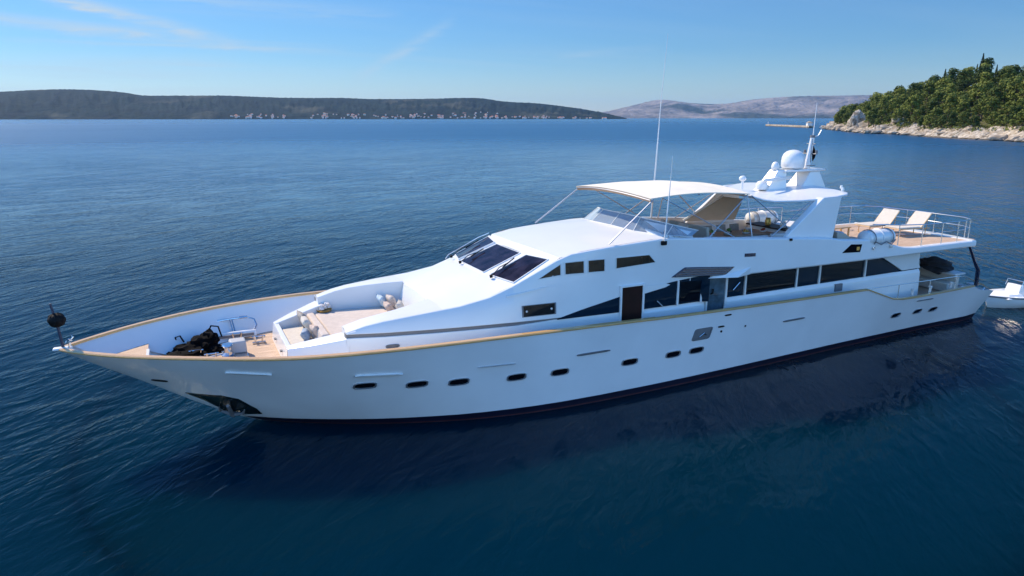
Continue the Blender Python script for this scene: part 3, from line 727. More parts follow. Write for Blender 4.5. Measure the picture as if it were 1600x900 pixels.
# forward door: open doorway with dark wood inside
dr = MB()
y = -wall_y(16.5)
for (a, b_) in ((16.07, 16.13), (16.95, 17.02)): dr.box(a, b_, y - .12, y + .06, 1.55, 3.62)
dr.box(16.07, 17.02, y - .12, y + .06, 3.60, 3.66); dr.mirror(); drf = dr.build('doorway', M['white'], yacht, bevel=.01)
din = MB().box(16.13, 16.95, y - .075, y + .05, 1.6, 3.60); din.mirror().build('door', M['darkwood'], drf)
# white pointer shape over the band by the door
MB().slab([bpt(17.05, 3.30, .01), bpt(17.9, 3.43, .01), bpt(18.1, 3.50, .01), bpt(17.9, 3.56, .01), bpt(17.05, 3.56, .01)], .015, (0, -1, 0)).build('band_pointer', M['white'], yacht, smooth=False)
# small strips (grab handles) on the band
for (x, z, dx, dz) in ((17.55, 3.0, .28, -.24), (21.0, 2.98, .30, .26)):
    q = MB(); q.tube([bpt(x, z, .05), bpt(x + dx, z + dz, .05)], .02, 6); q.build('grab_handle', M['chrome'], yacht)
# second door: glazed door with grey glass and its frame
M['doorglass'] = mat('grey door glass', (.06, .10, .13), .10, spec=.4, noise_amt=.6, nscale=2.5)
y = -wall_y(20.2)
d2 = MB()
for (a, b_) in ((19.72, 19.78), (20.58, 20.66)): d2.box(a, b_, y - .10, y + .04, 1.5, 3.62)
d2.mirror(); d2f = d2.build('saloon_door', M['offwhite'], yacht)
MB().box(19.78, 20.58, y - .05, y + .01, 1.55, 3.6).mirror().build('pane', M['doorglass'], d2f)
MB().tube([(19.95, y - .04, 2.95), (20.0, y - .10, 3.0), (20.0, y - .10, 3.15)], .03, 6).build('handle', M['rubber'], d2f)
# slanted buttress between saloon wall and overhang
bt_ = MB(); yb = lambda x: -wall_y(x) - .06
bt_.slab([(28.75, -2.62, 3.60), (31.0, -2.62, 3.60), (31.7, -2.42, 2.76), (30.5, -2.46, 2.76)], .10, (0, 1, 0)); bt_.mirror()
bt_.build('buttress', M['white'], yacht, bevel=.01)
# small box light and navigation light recess on the body
def ublk(poly, name, m, off=.012):
    s = MB(); s.slab([wall_pt(*p, off) for p in poly], .02, (0, 1, 0)); return s.build(name, m, yacht, smooth=False)
ublk([(21.12, 4.36), (21.62, 4.34), (21.62, 4.22), (21.12, 4.24)], 'side_lamp', M['navy'])
nv = ublk([(26.0, 3.98), (26.45, 4.28), (27.05, 4.24), (26.98, 3.94)], 'navigation_light_recess', M['black'])
MB().box(26.75, 26.9, -3.11, -3.03, 4.02, 4.16).build('lamp', M['gold'], nv)
# name-plate sized vent on the saloon wall foot
MB().box(26.35, 26.75, -wall_y(26.5) - .10, -wall_y(26.5) + .0, 2.33, 2.62).build('deck_locker_vent', M['grey'], yacht)
# ------------------------------------------------------------------ fittings of the yacht
# oval vent low on the trunk side
vt = MB(); pts = [(8.45 + .20 * math.copysign(abs(math.cos(a)) ** .7, math.cos(a)), 2.63 + .055 * math.copysign(abs(math.sin(a)) ** .7, math.sin(a))) for a in frange(0, 2 * math.pi, 25)[:-1]]
yy = lambda x, o: -wall_y(x) - .02 - o
vt.loft([[(x, yy(x, -.03), z) for x, z in pts], [(x, yy(x, .03), z) for x, z in pts], [(8.45 + (x - 8.45) * .8, yy(x, .03), 2.63 + (z - 2.63) * .6) for x, z in pts], [(8.45 + (x - 8.45) * .8, yy(x, .0), 2.63 + (z - 2.63) * .6) for x, z in pts]], close=True)
b = len(vt.v) - 24; vt.f.append(tuple(range(b, b + 24))); vt.mi.append(0)
vt.mirror(); vt.build('trunk_vent', M['grey'], yacht)
# bow staff
MB().tube([(.12, 0, 3.0), (.06, 0, 3.7), (-.02, 0, 4.22)], [.04, .035, .028]).build('bow_staff', M['darkpole'], yacht)
ab = MB(); ab.blob((.07, 0, 3.76), (.21, .21, .19), 3, .06, 3, 2.0)
for k in range(8):
    a = k * math.pi / 4; ab.tube([(.07 + .215 * math.cos(a) * s_, .215 * math.sin(a) * s_, 3.76 + .195 * c_) for s_, c_ in ((0.2, -.98), (.75, -.7), (1, 0), (.75, .7), (.2, .98))], .010, 5)
ab = ab.build('anchor_ball', M['rubber']); tag(ab, 'black anchor ball hung on the short staff at the tip of the bow', 'anchor ball')
fl = MB()
for s in (-1, 1):
    fl.tube([(.28, .08 * s, 2.98), (.28, .10 * s, 3.13), (.36, .16 * s, 3.2), (.30, .2 * s, 3.26)], .022, 6)
fl.tube([(.2, -.1, 3.12), (.2, .1, 3.12)], .02, 6); fl.build('bow_roller', M['chrome'], yacht)
# windlass, bollards, hatch on the foredeck
w = MB(); w.box(4.05, 4.75, -.25, .55, 2.02, 2.14); w.lathe([(.18, 0), (.20, .05), (.11, .12), (.11, .26), (.17, .33), (.15, .37)], (4.2, .0, 2.14), 18); w.lathe([(.15, 0), (.16, .05), (.09, .1), (.09, .22), (.14, .28), (.12, .3)], (4.2, .55, 2.05), 18)
w.tube([(4.25, -.3, 2.3), (4.25, .75, 2.3)], .05, 8); w.build('windlass', M['chrome'], yacht)
w = MB(); w.hexa([(4.25, .1, 2.14), (4.75, .1, 2.14), (4.75, .6, 2.14), (4.25, .6, 2.14), (4.27, .12, 2.5), (4.73, .12, 2.5), (4.73, .58, 2.5), (4.27, .58, 2.5)]); w.build('windlass_cover', M['panelgrey'], yacht, bevel=.05, seg=3)
def bollard(x, y):
    w = MB(); w.box(x - .2, x + .2, y - .05, y + .05, 2.02, 2.06)
    for d in (-.1, .1): w.tube([(x + d, y, 2.06), (x + d * 1.3, y, 2.26)], .03, 8)
    w.tube([(x - .2, y, 2.24), (x + .2, y, 2.24)], .022, 8)
    w.build('bollard', M['chrome'], yacht)
for x, y in ((3.35, .62), (3.75, .1), (4.9, -.95), (5.2, 1.3), (4.6, -1.9), (4.6, 1.9)): bollard(x, y)
MB().tube([(2.5, -.1, 2.09), (2.9, .0, 2.07), (3.4, .15, 2.07), (4.1, .1, 2.2)], .03, 6).build('anchor_chain', M['alloy'], yacht)
w = MB(); w.tube([(4.5, -.7, 2.06), (5.1, -.85, 2.06)], .04, 8); w.build('deck_cleat', M['chrome'], yacht)
# small courtesy lights at the front of the seating
for y in (-.6, .7):
    MB().box(5.60, 5.66, y - .07, y + .07, 2.25, 2.29).build('step_light', M['grey'], yacht)
# black cover bundle on the foredeck
cb = MB(); random.seed(3)
for (x, y, z, rx, ry, rz) in ((2.75, .75, 2.10, .42, .5, .12), (3.15, .95, 2.16, .5, .55, .22), (3.5, 1.25, 2.26, .45, .5, .32), (3.75, 1.35, 2.34, .3, .42, .34), (3.0, 1.3, 2.12, .5, .4, .2), (2.5, .9, 2.06, .4, .3, .07), (3.9, .95, 2.12, .3, .3, .15)):
    cb.blob((x * .92 + .3, y, 2.02 + (z - 2.02) * .85), (rx * .88, ry * .85, rz * .85), x * 7 + y, .55, 3, 3.0)
cb = cb.build('cover_bundle', M['black']); tag(cb, 'heap of crumpled black canvas cover lying on the teak foredeck', 'cover')
for pts in ([(2.85, 1.5, 2.2), (2.82, 1.55, 2.45), (2.95, 1.5, 2.5), (3.05, 1.45, 2.3)], [(3.75, 1.5, 2.5), (3.85, 1.45, 2.72), (4.05, 1.35, 2.7), (4.12, 1.2, 2.4)]):
    MB().tube(pts, .025, 6).build('handle', M['black'], cb)
# gangway leaning on the starboard bulwark
gw = empty('gangway', (4.4, 2.35, 2.1), 'folded steel gangway with loop handrail leaning against the inner bulwark', 'gangway')
def G(pts): return [Vector(p) - Vector((4.4, 2.35, 2.1)) for p in pts]
g = MB(); g.hexa(G([(3.75, 1.98, 2.08), (5.2, 1.95, 2.08), (5.2, 2.12, 2.08), (3.75, 2.14, 2.08), (3.75, 2.05, 2.26), (5.2, 2.02, 2.26), (5.2, 2.14, 2.26), (3.75, 2.17, 2.26)])); g.build('frame', M['white'], gw, bevel=.01)
MB().box(-.55, .72, -.43, -.38, .02, .10).build('slot', M['grey'], gw)
g = MB(); g.tube(G([(3.65, 2.15, 2.25), (3.62, 2.3, 2.42), (3.75, 2.42, 2.56), (4.5, 2.46, 2.6), (5.0, 2.46, 2.6), (5.2, 2.42, 2.52), (5.25, 2.25, 2.36), (5.15, 2.12, 2.26)]), .028, 8); g.tube(G([(4.45, 2.46, 2.6), (4.5, 2.15, 2.26)]), .02, 6); g.tube(G([(4.52, 2.46, 2.6), (4.57, 2.15, 2.26)]), .02, 6)
g.tube(G([(4.75, 2.46, 2.61), (5.0, 2.46, 2.61)]), .042, 8); g.build('handrail', M['chrome'], gw)

# pillows lying on the seating: every one a thing of its own
def pillow_thing(label, c, w, hgt, t, rx, ry, rz, m, seed, group='pillows on the foredeck seating'):
    o = MB().pillow((0, 0, 0), w, hgt, t, R(rx), R(ry), R(rz), seed=seed).build('pillow', M[m], loc=c, merge=True, angle=60)
    return tag(o, label, 'pillow', group)
pillow_thing('large taupe linen pillow leaning against the divider, farthest forward of the forward pad pillows', (6.55, .95, 2.72), .55, .62, .2, 0, 72, 8, 'taupe', 1)
pillow_thing('grey blue striped pillow lying lowest on the forward pad', (6.42, -.28, 2.58), .34, .42, .24, 10, 55, -10, 'greyblue', 2)
pillow_thing('cream bolster pillow beside the grey blue striped one', (6.58, .32, 2.72), .52, .5, .24, 12, 60, 12, 'beige', 3)
pillow_thing('pinkish pillow wedged between the cream pillow and the white coaming', (6.72, -.42, 2.68), .46, .5, .22, -14, 62, -4, 'pinkbeige', 4)
pillow_thing('pale blue pillow at the after end of the sunken seating', (9.22, 1.28, 2.96), .42, .46, .2, 12, 66, 20, 'paleblue', 5)
pillow_thing('dusty pink pillow in front of the beige pillows at the after end', (9.28, .62, 2.88), .38, .46, .22, 8, 58, 8, 'pinkbeige', 6)
pillow_thing('beige pillow between the pale blue pillow and the white slope', (9.5, 1.05, 2.98), .44, .48, .2, -6, 70, 4, 'beige2', 7)
pillow_thing('taupe pillow at the port side of the after end of the seating', (9.55, .18, 2.95), .44, .5, .2, 14, 66, -14, 'beige', 8)
fa = empty('flower_arrangement', (7.35, 1.62, 2.72), 'white blossoms in a low brass tray on the coaming of the foredeck seating', 'flowers')
MB().lathe([(.18, 0), (.24, .03), (.26, .08), (.23, .08), (.2, .05)], (0, 0, 0), 20).build('tray', M['gold'], fa)
pt = MB(); random.seed(5)
for k in range(14):
    a = random.uniform(0, 6.28); r = random.uniform(0, .18); pt.blob((r * math.cos(a), r * math.sin(a), .12 + random.uniform(0, .14)), (.07, .07, .06), k, .5, 1, 3)
pt.build('blossoms', M['petal'], fa)

# ------------------------------------------------------------------ flybridge
fw_ = MB()
# clear wraparound windscreen: centre panels and swept sides
WB = [(19.1, -2.55, 5.02), (18.2, -2.35, 5.08), (17.55, -1.35, 5.15), (17.5, 0, 5.18), (17.55, 1.35, 5.15), (17.75, 2.35, 5.08), (19.1, 2.62, 5.02)]
WT = [(19.5, -2.45, 5.2), (18.6, -2.2, 5.42), (17.95, -1.2, 5.60), (17.9, 0, 5.62), (17.95, 1.2, 5.60), (18.3, 2.15, 5.55), (19.5, 2.5, 5.2)]
for i in range(6):
    fw_.slab([WB[i], WB[i + 1], WT[i + 1], WT[i]], .012)
fwo = fw_.build('flybridge_windscreen', M['acrylic'], yacht, smooth=False)
t = MB(); t.tube(WT, .018, 6); t.tube([Vector(p) + Vector((0, 0, .01)) for p in WB], .02, 6)
for a, b in zip(WB[1:-1], WT[1:-1]): t.tube([a, b], .014, 6)
t.build('windscreen_frame', M['offwhite'], fwo)
# helm console and seats behind the windscreen
c = MB(); c.hexa([(18.5, -1.3, 3.86), (19.2, -1.3, 3.86), (19.2, 1.3, 3.86), (18.5, 1.3, 3.86), (18.45, -1.2, 5.15), (19.05, -1.2, 4.95), (19.05, 1.2, 4.95), (18.45, 1.2, 5.15)]); c.build('helm_console', M['white'], yacht, bevel=.04)
c = MB(); c.hexa([(17.9, -2.45, 4.9), (19.4, -2.45, 4.9), (19.2, -1.5, 4.9), (17.8, -1.5, 4.9), (17.95, -2.4, 5.12), (19.3, -2.4, 5.05), (19.1, -1.55, 5.22), (17.85, -1.55, 5.28)]); c.build('dash_pad', M['white'], yacht, bevel=.05)
t = MB()
for k in range(5): t.tube([(18.0 + k * .22, -2.5, 5.05), (18.35 + k * .22, -1.7, 5.32)], .014, 5)
t.build('grab_rails', M['chrome'], yacht)
c = MB(); c.tube([(19.15, -.6, 4.98), (19.22, -.6, 5.02)], .2, 16); c.build('steering_wheel', M['rubber'], yacht)
def helm_seat(x, y):
    r = empty('helm_seat', (x, y, 3.86), None, None); r.parent = yacht
    MB().box(-.25, .25, -.28, .28, .5, .66).build('seat', M['beige2'], r, bevel=.05, seg=3)
    MB().hexa([(.2, -.28, .6), (.32, -.28, .6), (.32, .28, .6), (.2, .28, .6), (.3, -.26, 1.28), (.42, -.26, 1.28), (.42, .26, 1.28), (.3, .26, 1.28)]).build('backrest', M['beige2'], r, bevel=.05, seg=3)
    MB().tube([(0, 0, 0), (0, 0, .5)], .06, 10).build('leg', M['chrome'], r)
helm_seat(20.0, -.6); helm_seat(20.0, .5)
# round pedestal table of white with a brown box on it, beside the helm
c = MB(); c.lathe([(.3, 0), (.42, .05), (.45, 1.2), (.5, 1.24), (.48, 1.3)], (19.3, .9, 3.86), 24); c.build('drinks_cabinet', M['white'], yacht, angle=40)
bx = MB().box(-.2, .2, -.2, .2, 0, .1).build('basket', M['taupe'], loc=(19.3, .9, 5.162), bevel=.02); tag(bx, 'low brown basket on the white round cabinet by the helm', 'basket')
# L shaped sofa and dining bench along the port side
def sofa(x0, x1, y0, y1, back, nm='sofa'):
    r = empty(nm, ((x0 + x1) / 2, (y0 + y1) / 2, 3.86)); r.parent = yacht
    lx, ly = (x1 - x0) / 2, (y1 - y0) / 2
    MB().box(-lx, lx, -ly, ly, 0, .32).build('base', M['white'], r, bevel=.02)
    MB().box(-lx + .02, lx - .02, -ly + .02, ly - .02, .322, .48).build('seat', M['beige'], r, bevel=.05, seg=3)
    if back == 'port': MB().hexa([(-lx, -ly - .02, .4), (lx, -ly - .02, .4), (lx, -ly + .16, .4), (-lx, -ly + .16, .4), (-lx, -ly - .12, 1.02), (lx, -ly - .12, .98), (lx, -ly + .02, .98), (-lx, -ly + .02, 1.02)]).build('backrest', M['panelgrey'], r, bevel=.04, seg=3)
    if back == 'fore': MB().hexa([(-lx - .02, -ly, .4), (-lx + .16, -ly, .4), (-lx + .16, ly, .4), (-lx - .02, ly, .4), (-lx - .12, -ly, 1.3), (-lx + .02, -ly, 1.3), (-lx + .02, ly, 1.3), (-lx - .12, ly, 1.3)]).build('backrest', M['awn'], r, bevel=.04, seg=3)
    return r
sofa(20.4, 22.6, -2.55, -1.9, 'port'); sofa(22.75, 24.3, -2.55, -1.9, 'port'); sofa(18.9, 19.9, -2.4, -1.7, 'port')
sofa(20.5, 21.2, -1.85, .3, 'fore')
# dining table and what stands on it
dt = empty('dining_table', (22.7, -.7, 3.86), 'long brown dining table laid with food on the shaded flybridge', 'table')
MB().box(-1.6, 1.6, -.55, .55, .70, .76).build('tabletop', M['tan'], dt, bevel=.015)
for x in (-1.0, 1.0): MB().lathe([(.28, 0), (.28, .03), (.06, .06), (.06, .69), (.15, .70)], (x, 0, 0), 16).build('leg', M['chrome'], dt)
random.seed(12)
items = [('plate of red fruit near the middle of the flybridge table', 'plate', .15, 'white', 'red'), ('salad bowl at the forward end of the flybridge table', 'bowl', .17, 'white', 'leafg'),
         ('bread basket between the salad bowl and the red fruit', 'basket', .16, 'awn', 'pinkbeige'), ('small green bowl beside the red fruit', 'bowl', .12, 'charcoal', 'leafg'),
         ('plate of orange slices near the after end of the flybridge table', 'plate', .15, 'white', 'gold'), ('platter of white sweets at the after end of the flybridge table', 'platter', .2, 'alloy', 'petal'), ('dish of red peppers by the port edge of the flybridge table', 'dish', .13, 'white', 'red')]
for i, (lab, kind, r, m1, m2) in enumerate(items):
    o = empty(kind, (22.7 - 1.35 + i * .45, -.7 + (.22 if i % 2 else -.22), 4.622), lab, kind, 'dishes on the flybridge table')
    MB().lathe([(r * .5, 0), (r * .9, .02), (r, .06), (r * .96, .06), (r * .85, .03)], (0, 0, 0), 18).build('dish_body', M[m1], o)
    f = MB()
    for k in range(9):
        a = random.uniform(0, 6.28); q = random.uniform(0, r * .6); f.blob((q * math.cos(a), q * math.sin(a), .06 + random.uniform(0, .07)), (.05, .05, .045), k + i, .4, 1, 3)
    f.build('food', M[m2], o)
# chairs on the far side of the table
def chair(x, y, rz, label):
    r = empty('deck_chair', (x, y, 3.86), label, 'chair', 'chairs at the flybridge table', rz)
    MB().box(-.24, .24, -.24, .24, .42, .48).build('seat', M['taupe'], r, bevel=.02)
    MB().hexa([(-.24, .2, .48), (.24, .2, .48), (.24, .25, .48), (-.24, .25, .48), (-.24, .27, .92), (.24, .27, .92), (.24, .32, .92), (-.24, .32, .92)]).build('backrest', M['taupe'], r, bevel=.015)
    for sx in (-.21, .21):
        for sy in (-.21, .21): MB().tube([(sx, sy, 0), (sx, sy, .43)], .018, 6).build('leg', M['darkwood'], r)
for i, x in enumerate((21.7, 22.4, 23.1, 23.8)):
    chair(x, .15, 0, ['brown chair at the starboard side of the flybridge table, nearest the bow', 'brown chair at the flybridge table, second from the bow', 'brown chair at the flybridge table, third from the bow', 'brown chair at the starboard side of the flybridge table, nearest the stern'][i])
# bar with a brown counter aft of the table
c = MB(); c.box(24.5, 25.2, -2.2, .4, 3.86, 4.72); bar = c.build('bar_cabinet', M['offwhite'], yacht, bevel=.03)
MB().box(24.45, 25.3, -2.25, .45, 4.722, 4.77).build('counter', M['darkwood'], bar)
for i, (y, lab, m, hh) in enumerate(((-1.9, 'dark ice bucket on the bar counter, at its port end', 'charcoal', .2), (-1.2, 'white jug on the bar counter beside the ice bucket', 'white', .26), (-.4, 'brass lantern on the bar counter', 'gold', .3))):
    o = MB().lathe([(.08, 0), (.11, .02), (.12, hh * .6), (.09, hh * .9), (.1, hh)], (0, 0, 0), 16).build(['ice_bucket', 'jug', 'lantern'][i], M[m], loc=(24.8, y, 4.772)); tag(o, lab, ['bucket', 'jug', 'lantern'][i])
# tilted awning screen leaning up under the canopy on the starboard side
aw = MB(); aw.slab([(21.9, 1.3, 4.90), (24.6, 1.3, 4.82), (24.6, .9, 5.72), (23.55, .9, 5.86)], .04)
awn = aw.build('side_awning', M['awn'], yacht, bevel=.01)
MB().tube([(21.86, 1.28, 4.92), (23.5, .88, 5.9)], .045, 8).build('edge', M['white'], awn)
# canopy: cream canvas on bows
cn = MB(); rows = []
def can_z(u, k):  # u 0..1 fore-aft, k -1..1 athwart
    edge = 6.40 + .10 * math.sin(math.pi * u) - .03 * u; crown = .15 + .04 * math.sin(math.pi * u)
    sag = -.03 * (math.sin(u * math.pi * 3) ** 2)
    return edge + crown * (1 - abs(k) ** 2.0) + sag * (1 - k * k)
N, K = 24, 14
for th in (0, -.03):
    rows.append([])
vs = []
for i in range(N + 1):
    u = i / N; r = []
    for j in range(K + 1):
        k = j / K * 2 - 1
        x = 17.45 + u * (21.75 - 17.45) - .18 * (1 - k * k) * (1 - u) + (.55 * u * (k + 1) / 2)
        hw = 2.42 - .10 * math.sin(math.pi * u)
        r.append((x, k * hw, can_z(u, k)))
    vs.append(r)
rows = [r + [(x, y, z - .035) for x, y, z in reversed(r)] for r in vs]
cn.loft(rows, close=True, cap=True)
can = cn.build('canopy', M['cream'], yacht, merge=True, angle=50)
hem = MB(); hem.loft([[(x - .02, y, z - .02), (x + .10, y, z - .16)] for x, y, z in vs[0]]); hem.build('front_hem', M['tan'], can)
bw_ = MB()
for u in (.04, .5, .97):
    r = vs[int(u * N)]; bw_.tube([(x, y * .985, z - .06) for x, y, z in r], .02, 6)
for s in (-1, 1):
    bw_.tube([(15.75, 2.6 * s, 5.03), (17.6, 2.38 * s, 6.36)], .024, 6)
    bw_.tube([(19.7, 2.75 * s, 4.95), (21.75, 2.32 * s, 6.33)], .022, 6)
    bw_.tube([(20.9, 2.75 * s, 4.9), (18.0, 2.36 * s, 6.38)], .018, 6)
    bw_.tube([(21.7, 2.75 * s, 4.85), (21.72, 2.34 * s, 6.33)], .022, 6)
    bw_.tube([(24.0, 2.75 * s, 4.7), (21.9, 2.34 * s, 6.3)], .022, 6)
    bw_.tube([(22.6, 2.75 * s, 4.8), (24.8, 2.5 * s, 6.0)], .020, 6)
bw_.build('canopy_frame', M['alloy'], yacht)
# hard top between the legs of the radar arch
ht = MB(); rows = []
for x, hw, z in ((21.9, 2.30, 6.30), (22.5, 2.42, 6.12), (23.0, 2.45, 6.05), (24.2, 2.5, 6.02), (25.2, 2.62, 6.05), (25.9, 2.74, 6.13), (26.4, 2.72, 6.17), (26.9, 2.3, 6.17)):
    r = []
    for k in (-1, -.85, -.5, 0, .5, .85, 1): r.append((x + (.3 * (1 - abs(k)) if x > 26 else 0), k * hw, z + .12 * (1 - k * k)))
    rows.append(r + [(a, b_, c_ - .075) for a, b_, c_ in reversed(r)])
ht.loft(rows, close=True, cap=True); ht.build('hard_top', M['white'], yacht, bevel=.03, merge=True)
ar = MB()
ar.hexa([(23.05, -2.80, 4.55), (25.75, -2.78, 4.42), (25.75, -2.56, 4.42), (23.05, -2.56, 4.55), (25.15, -2.74, 6.10), (26.05, -2.76, 6.12), (26.05, -2.52, 6.12), (25.0, -2.5, 6.10)])
ar.mirror(); ar.build('radar_arch', M['white'], yacht, bevel=.03)
# platform, its two legs, domes, radar, mast
pl = MB(); pl.box(25.55, 27.75, -.42, .42, 6.86, 6.95); pl.hexa([(26.35, -.45, 6.1), (27.9, -.45, 6.05), (27.9, .45, 6.05), (26.35, .45, 6.1), (27.0, -.34, 6.86), (27.5, -.34, 6.86), (27.5, .34, 6.86), (27.0, .34, 6.86)])
pl.hexa([(24.65, -.35, 6.12), (25.7, -.35, 6.12), (25.7, .35, 6.12), (24.65, .35, 6.12), (25.3, -.24, 6.95), (25.75, -.24, 6.95), (25.75, .24, 6.95), (25.3, .24, 6.95)])
pl.hexa([(24.6, -.4, 6.12), (27.0, -.4, 6.12), (27.0, .4, 6.12), (24.6, .4, 6.12), (24.7, -.35, 6.22), (26.9, -.35, 6.22), (26.9, .35, 6.22), (24.7, .35, 6.22)])
rp = pl.build('radar_platform', M['white'], yacht, bevel=.03)
dm = MB(); dm.lathe([(.32, 0), (.42, .02), (.455, .08), (.46, .30), (.44, .46), (.385, .59), (.29, .68), (.17, .735), (.06, .755), (.01, .757)], (26.3, 0, 6.97), 32); dm.build('satellite_dome', M['white'], yacht, angle=60)
dm = MB(); dm.lathe([(.12, 0), (.15, .02), (.16, .14), (.13, .24), (.07, .30), (.01, .32)], (25.35, 0, 6.95), 20); dm.build('small_dome', M['white'], yacht, angle=60)
rs = MB(); rs.lathe([(.22, 0), (.24, .18), (.18, .3), (.08, .34)], (24.6, -.1, 6.2), 18); ra = rs.build('radar_scanner', M['white'], yacht, angle=50)
MB().hexa([(24.0, -.75, 6.55), (24.2, -.75, 6.55), (26.2, -.15, 6.55), (26.1, .0, 6.55), (24.0, -.75, 6.68), (24.2, -.75, 6.68), (26.2, -.15, 6.68), (26.1, .0, 6.68)]).build('scanner_bar', M['white'], ra, bevel=.03)
sl2 = MB(); sl2.tube([(23.95, .3, 6.2), (23.95, .3, 6.55)], .05, 8); sl2.blob((23.95, .3, 6.62), (.16, .13, .12), 2, .05, 2); 
sl2.build('search_light', M['white'], yacht)
ms = MB(); ms.tube([(27.1, 0, 6.95), (27.2, 0, 7.6), (27.28, 0, 8.2)], [.13, .10, .085], 10); mst = ms.build('mast', M['white'], yacht)
t = MB(); t.tube([(27.2, -.35, 7.55), (27.2, .35, 7.55)], .025, 6); t.tube([(27.24, -.22, 7.95), (27.24, .22, 7.95)], .02, 6); t.tube([(26.9, -.2, 7.08), (27.35, -.2, 7.08)], .02, 6); t.tube([(26.9, .2, 7.08), (27.35, .2, 7.08)], .02, 6)
t.tube([(27.28, 0, 8.2), (27.28, 0, 8.3)], .10, 10); t.tube([(27.15, -.12, 7.2), (27.15, -.12, 8.15)], .012, 5)
t.tube([(27.25, -.30, 7.55), (27.25, -.30, 7.70)], .05, 8); t.tube([(27.25, .30, 7.55), (27.25, .30, 7.70)], .05, 8)
t.build('crosstrees', M['grey'], mst)
f = MB(); f.loft([[(27.36, -.02, 7.30), (27.42, .02, 7.22), (27.5, -.02, 7.36)], [(27.30, 0, 7.75), (27.44, .04, 7.6), (27.55, -.03, 7.55)], [(27.30, 0, 7.95), (27.36, .02, 7.90), (27.4, 0, 7.86)]], cap=True, close=True)
f.build('furled_flag', M['black'], mst)
MB().tube([(27.30, 0, 8.28), (27.32, 0, 8.9), (27.34, 0, 9.6)], [.022, .016, .009], 6).build('whip_aerial', M['white'], mst)
MB().tube([(27.3, 0, 8.2), (27.6, 0, 8.28), (27.75, 0, 8.5), (27.68, 0, 8.68), (27.62, 0, 8.6)], .018, 6).build('hook_aerial', M['white'], mst)
lh = MB(); lh.lathe([(.05, 0), (.06, .05), (.04, .13)], (27.0, -1.9, 6.28), 10); lh.lathe([(.05, 0), (.06, .05), (.04, .13)], (26.6, -2.3, 6.25), 10); lh.build('arch_lamp', M['white'], yacht)
# whip antennas
MB().tube([(21.38, 2.8, 4.7), (21.5, 2.8, 7.0), (21.62, 2.8, 9.74), (21.80, 2.8, 12.3)], [.04, .03, .016, .006], 8).build('whip_antenna', M['white'], yacht)
an = MB().tube([(17.77, -2.84, 4.95), (17.85, -2.84, 6.3), (17.90, -2.84, 7.1), (17.92, -2.84, 7.8)], [.028, .022, .010, .005], 8).build('whip_antenna', M['white'], yacht)
MB().box(17.66, 17.86, -2.88, -2.72, 4.88, 5.02).build('base', M['rubber'], an, bevel=.02)
MB().box(23.2, 23.3, -3.12, -3.05, 4.66, 4.74).build('rail_socket', M['rubber'], yacht)

# flybridge rails
def rail(pts, posts, zb, name, m='chrome', mid=True, parent=None):
    r = MB(); r.tube(pts, .022, 8)
    if mid: r.tube([(x, y, z - .38) for x, y, z in pts], .011, 6)
    r = r.build(name, M[m], parent or yacht)
    for (x, y, z) in posts: MB().tube([(x, y, zb(x)), (x, y, z)], .018, 8).build('post', M[m], r)
    return r
stp = [(29.5, 2.9, 4.72), (32, 2.88, 4.74), (33.6, 2.84, 4.73), (34.35, 2.65, 4.72), (34.72, 2.1, 4.72), (34.85, 0, 4.72), (34.72, -2.1, 4.72), (34.35, -2.65, 4.72), (33.6, -2.84, 4.72), (31, -2.92, 4.74), (29.4, -2.95, 4.82), (27.7, -2.96, 4.95)]
rail(stp, [(30.6, 2.88, 4.73), (32.1, 2.88, 4.74), (33.6, 2.84, 4.73), (34.7, 1.9, 4.72), (34.83, .7, 4.72), (34.83, -.7, 4.72), (34.6, -2.3, 4.72), (34.35, -2.62, 4.72), (33.2, -2.86, 4.72), (32.1, -2.9, 4.73), (30.8, -2.92, 4.75), (29.3, -2.95, 4.83)], lambda x: 3.82, 'flybridge_rail')
rail([(25.9, 2.9, 4.95), (27.5, 2.9, 4.95), (29.0, 2.9, 4.9)], [(26.0, 2.9, 4.95), (27.5, 2.9, 4.95), (29.0, 2.9, 4.9)], lambda x: 4.2, 'side_rail')
# ladder hand rails down through the deck
ld = MB()
for y in (2.2, 2.75): ld.tube([(30.6, y, 3.85), (30.6, y, 4.85), (31.3, y, 4.95), (31.6, y, 4.8), (31.6, y, 3.85)], .03, 8)
ld.build('stair_rail', M['chrome'], yacht)
# low sunbed with cushions on the after flybridge
sbd = MB(); sbd.box(26.6, 29.2, 0.9, 2.6, 3.86, 4.18); sbd.build('sunbed_base', M['teak'], yacht, bevel=.02)
MB().box(26.65, 29.15, .95, 2.55, 4.182, 4.32).build('sunbed_pad', M['offwhite'], yacht, bevel=.05, seg=3)
ts = MB(); ts.hexa([(26.15, -2.7, 3.86), (27.7, -2.6, 3.86), (27.7, -.8, 3.86), (26.15, -.8, 3.86), (26.1, -2.7, 4.72), (26.6, -2.7, 4.62), (26.6, -.8, 4.72), (26.1, -.8, 4.85)])
ts.build('stairwell_hood', M['awn'], yacht, bevel=.04)
o = MB().pillow((0, 0, 0), .8, .6, .3, 0, 0, .3, seed=9).build('cushion', M['paleblue'], loc=(27.4, -1.5, 4.35)); tag(o, 'grey blue cushion lying aft of the radar arch leg', 'cushion')
# wooden bench between canister and loungers
bn = empty('teak_bench', (29.6, .2, 3.86), 'small teak bench on the after flybridge beside the sun loungers', 'bench')
MB().box(-.55, .55, -.25, .25, .40, .45).build('seat', M['wood'], bn, bevel=.01)
for sx in (-.45, .45):
    for sy in (-.2, .2): MB().box(sx - .03, sx + .03, sy - .03, sy + .03, 0, .4).build('leg', M['wood'], bn)
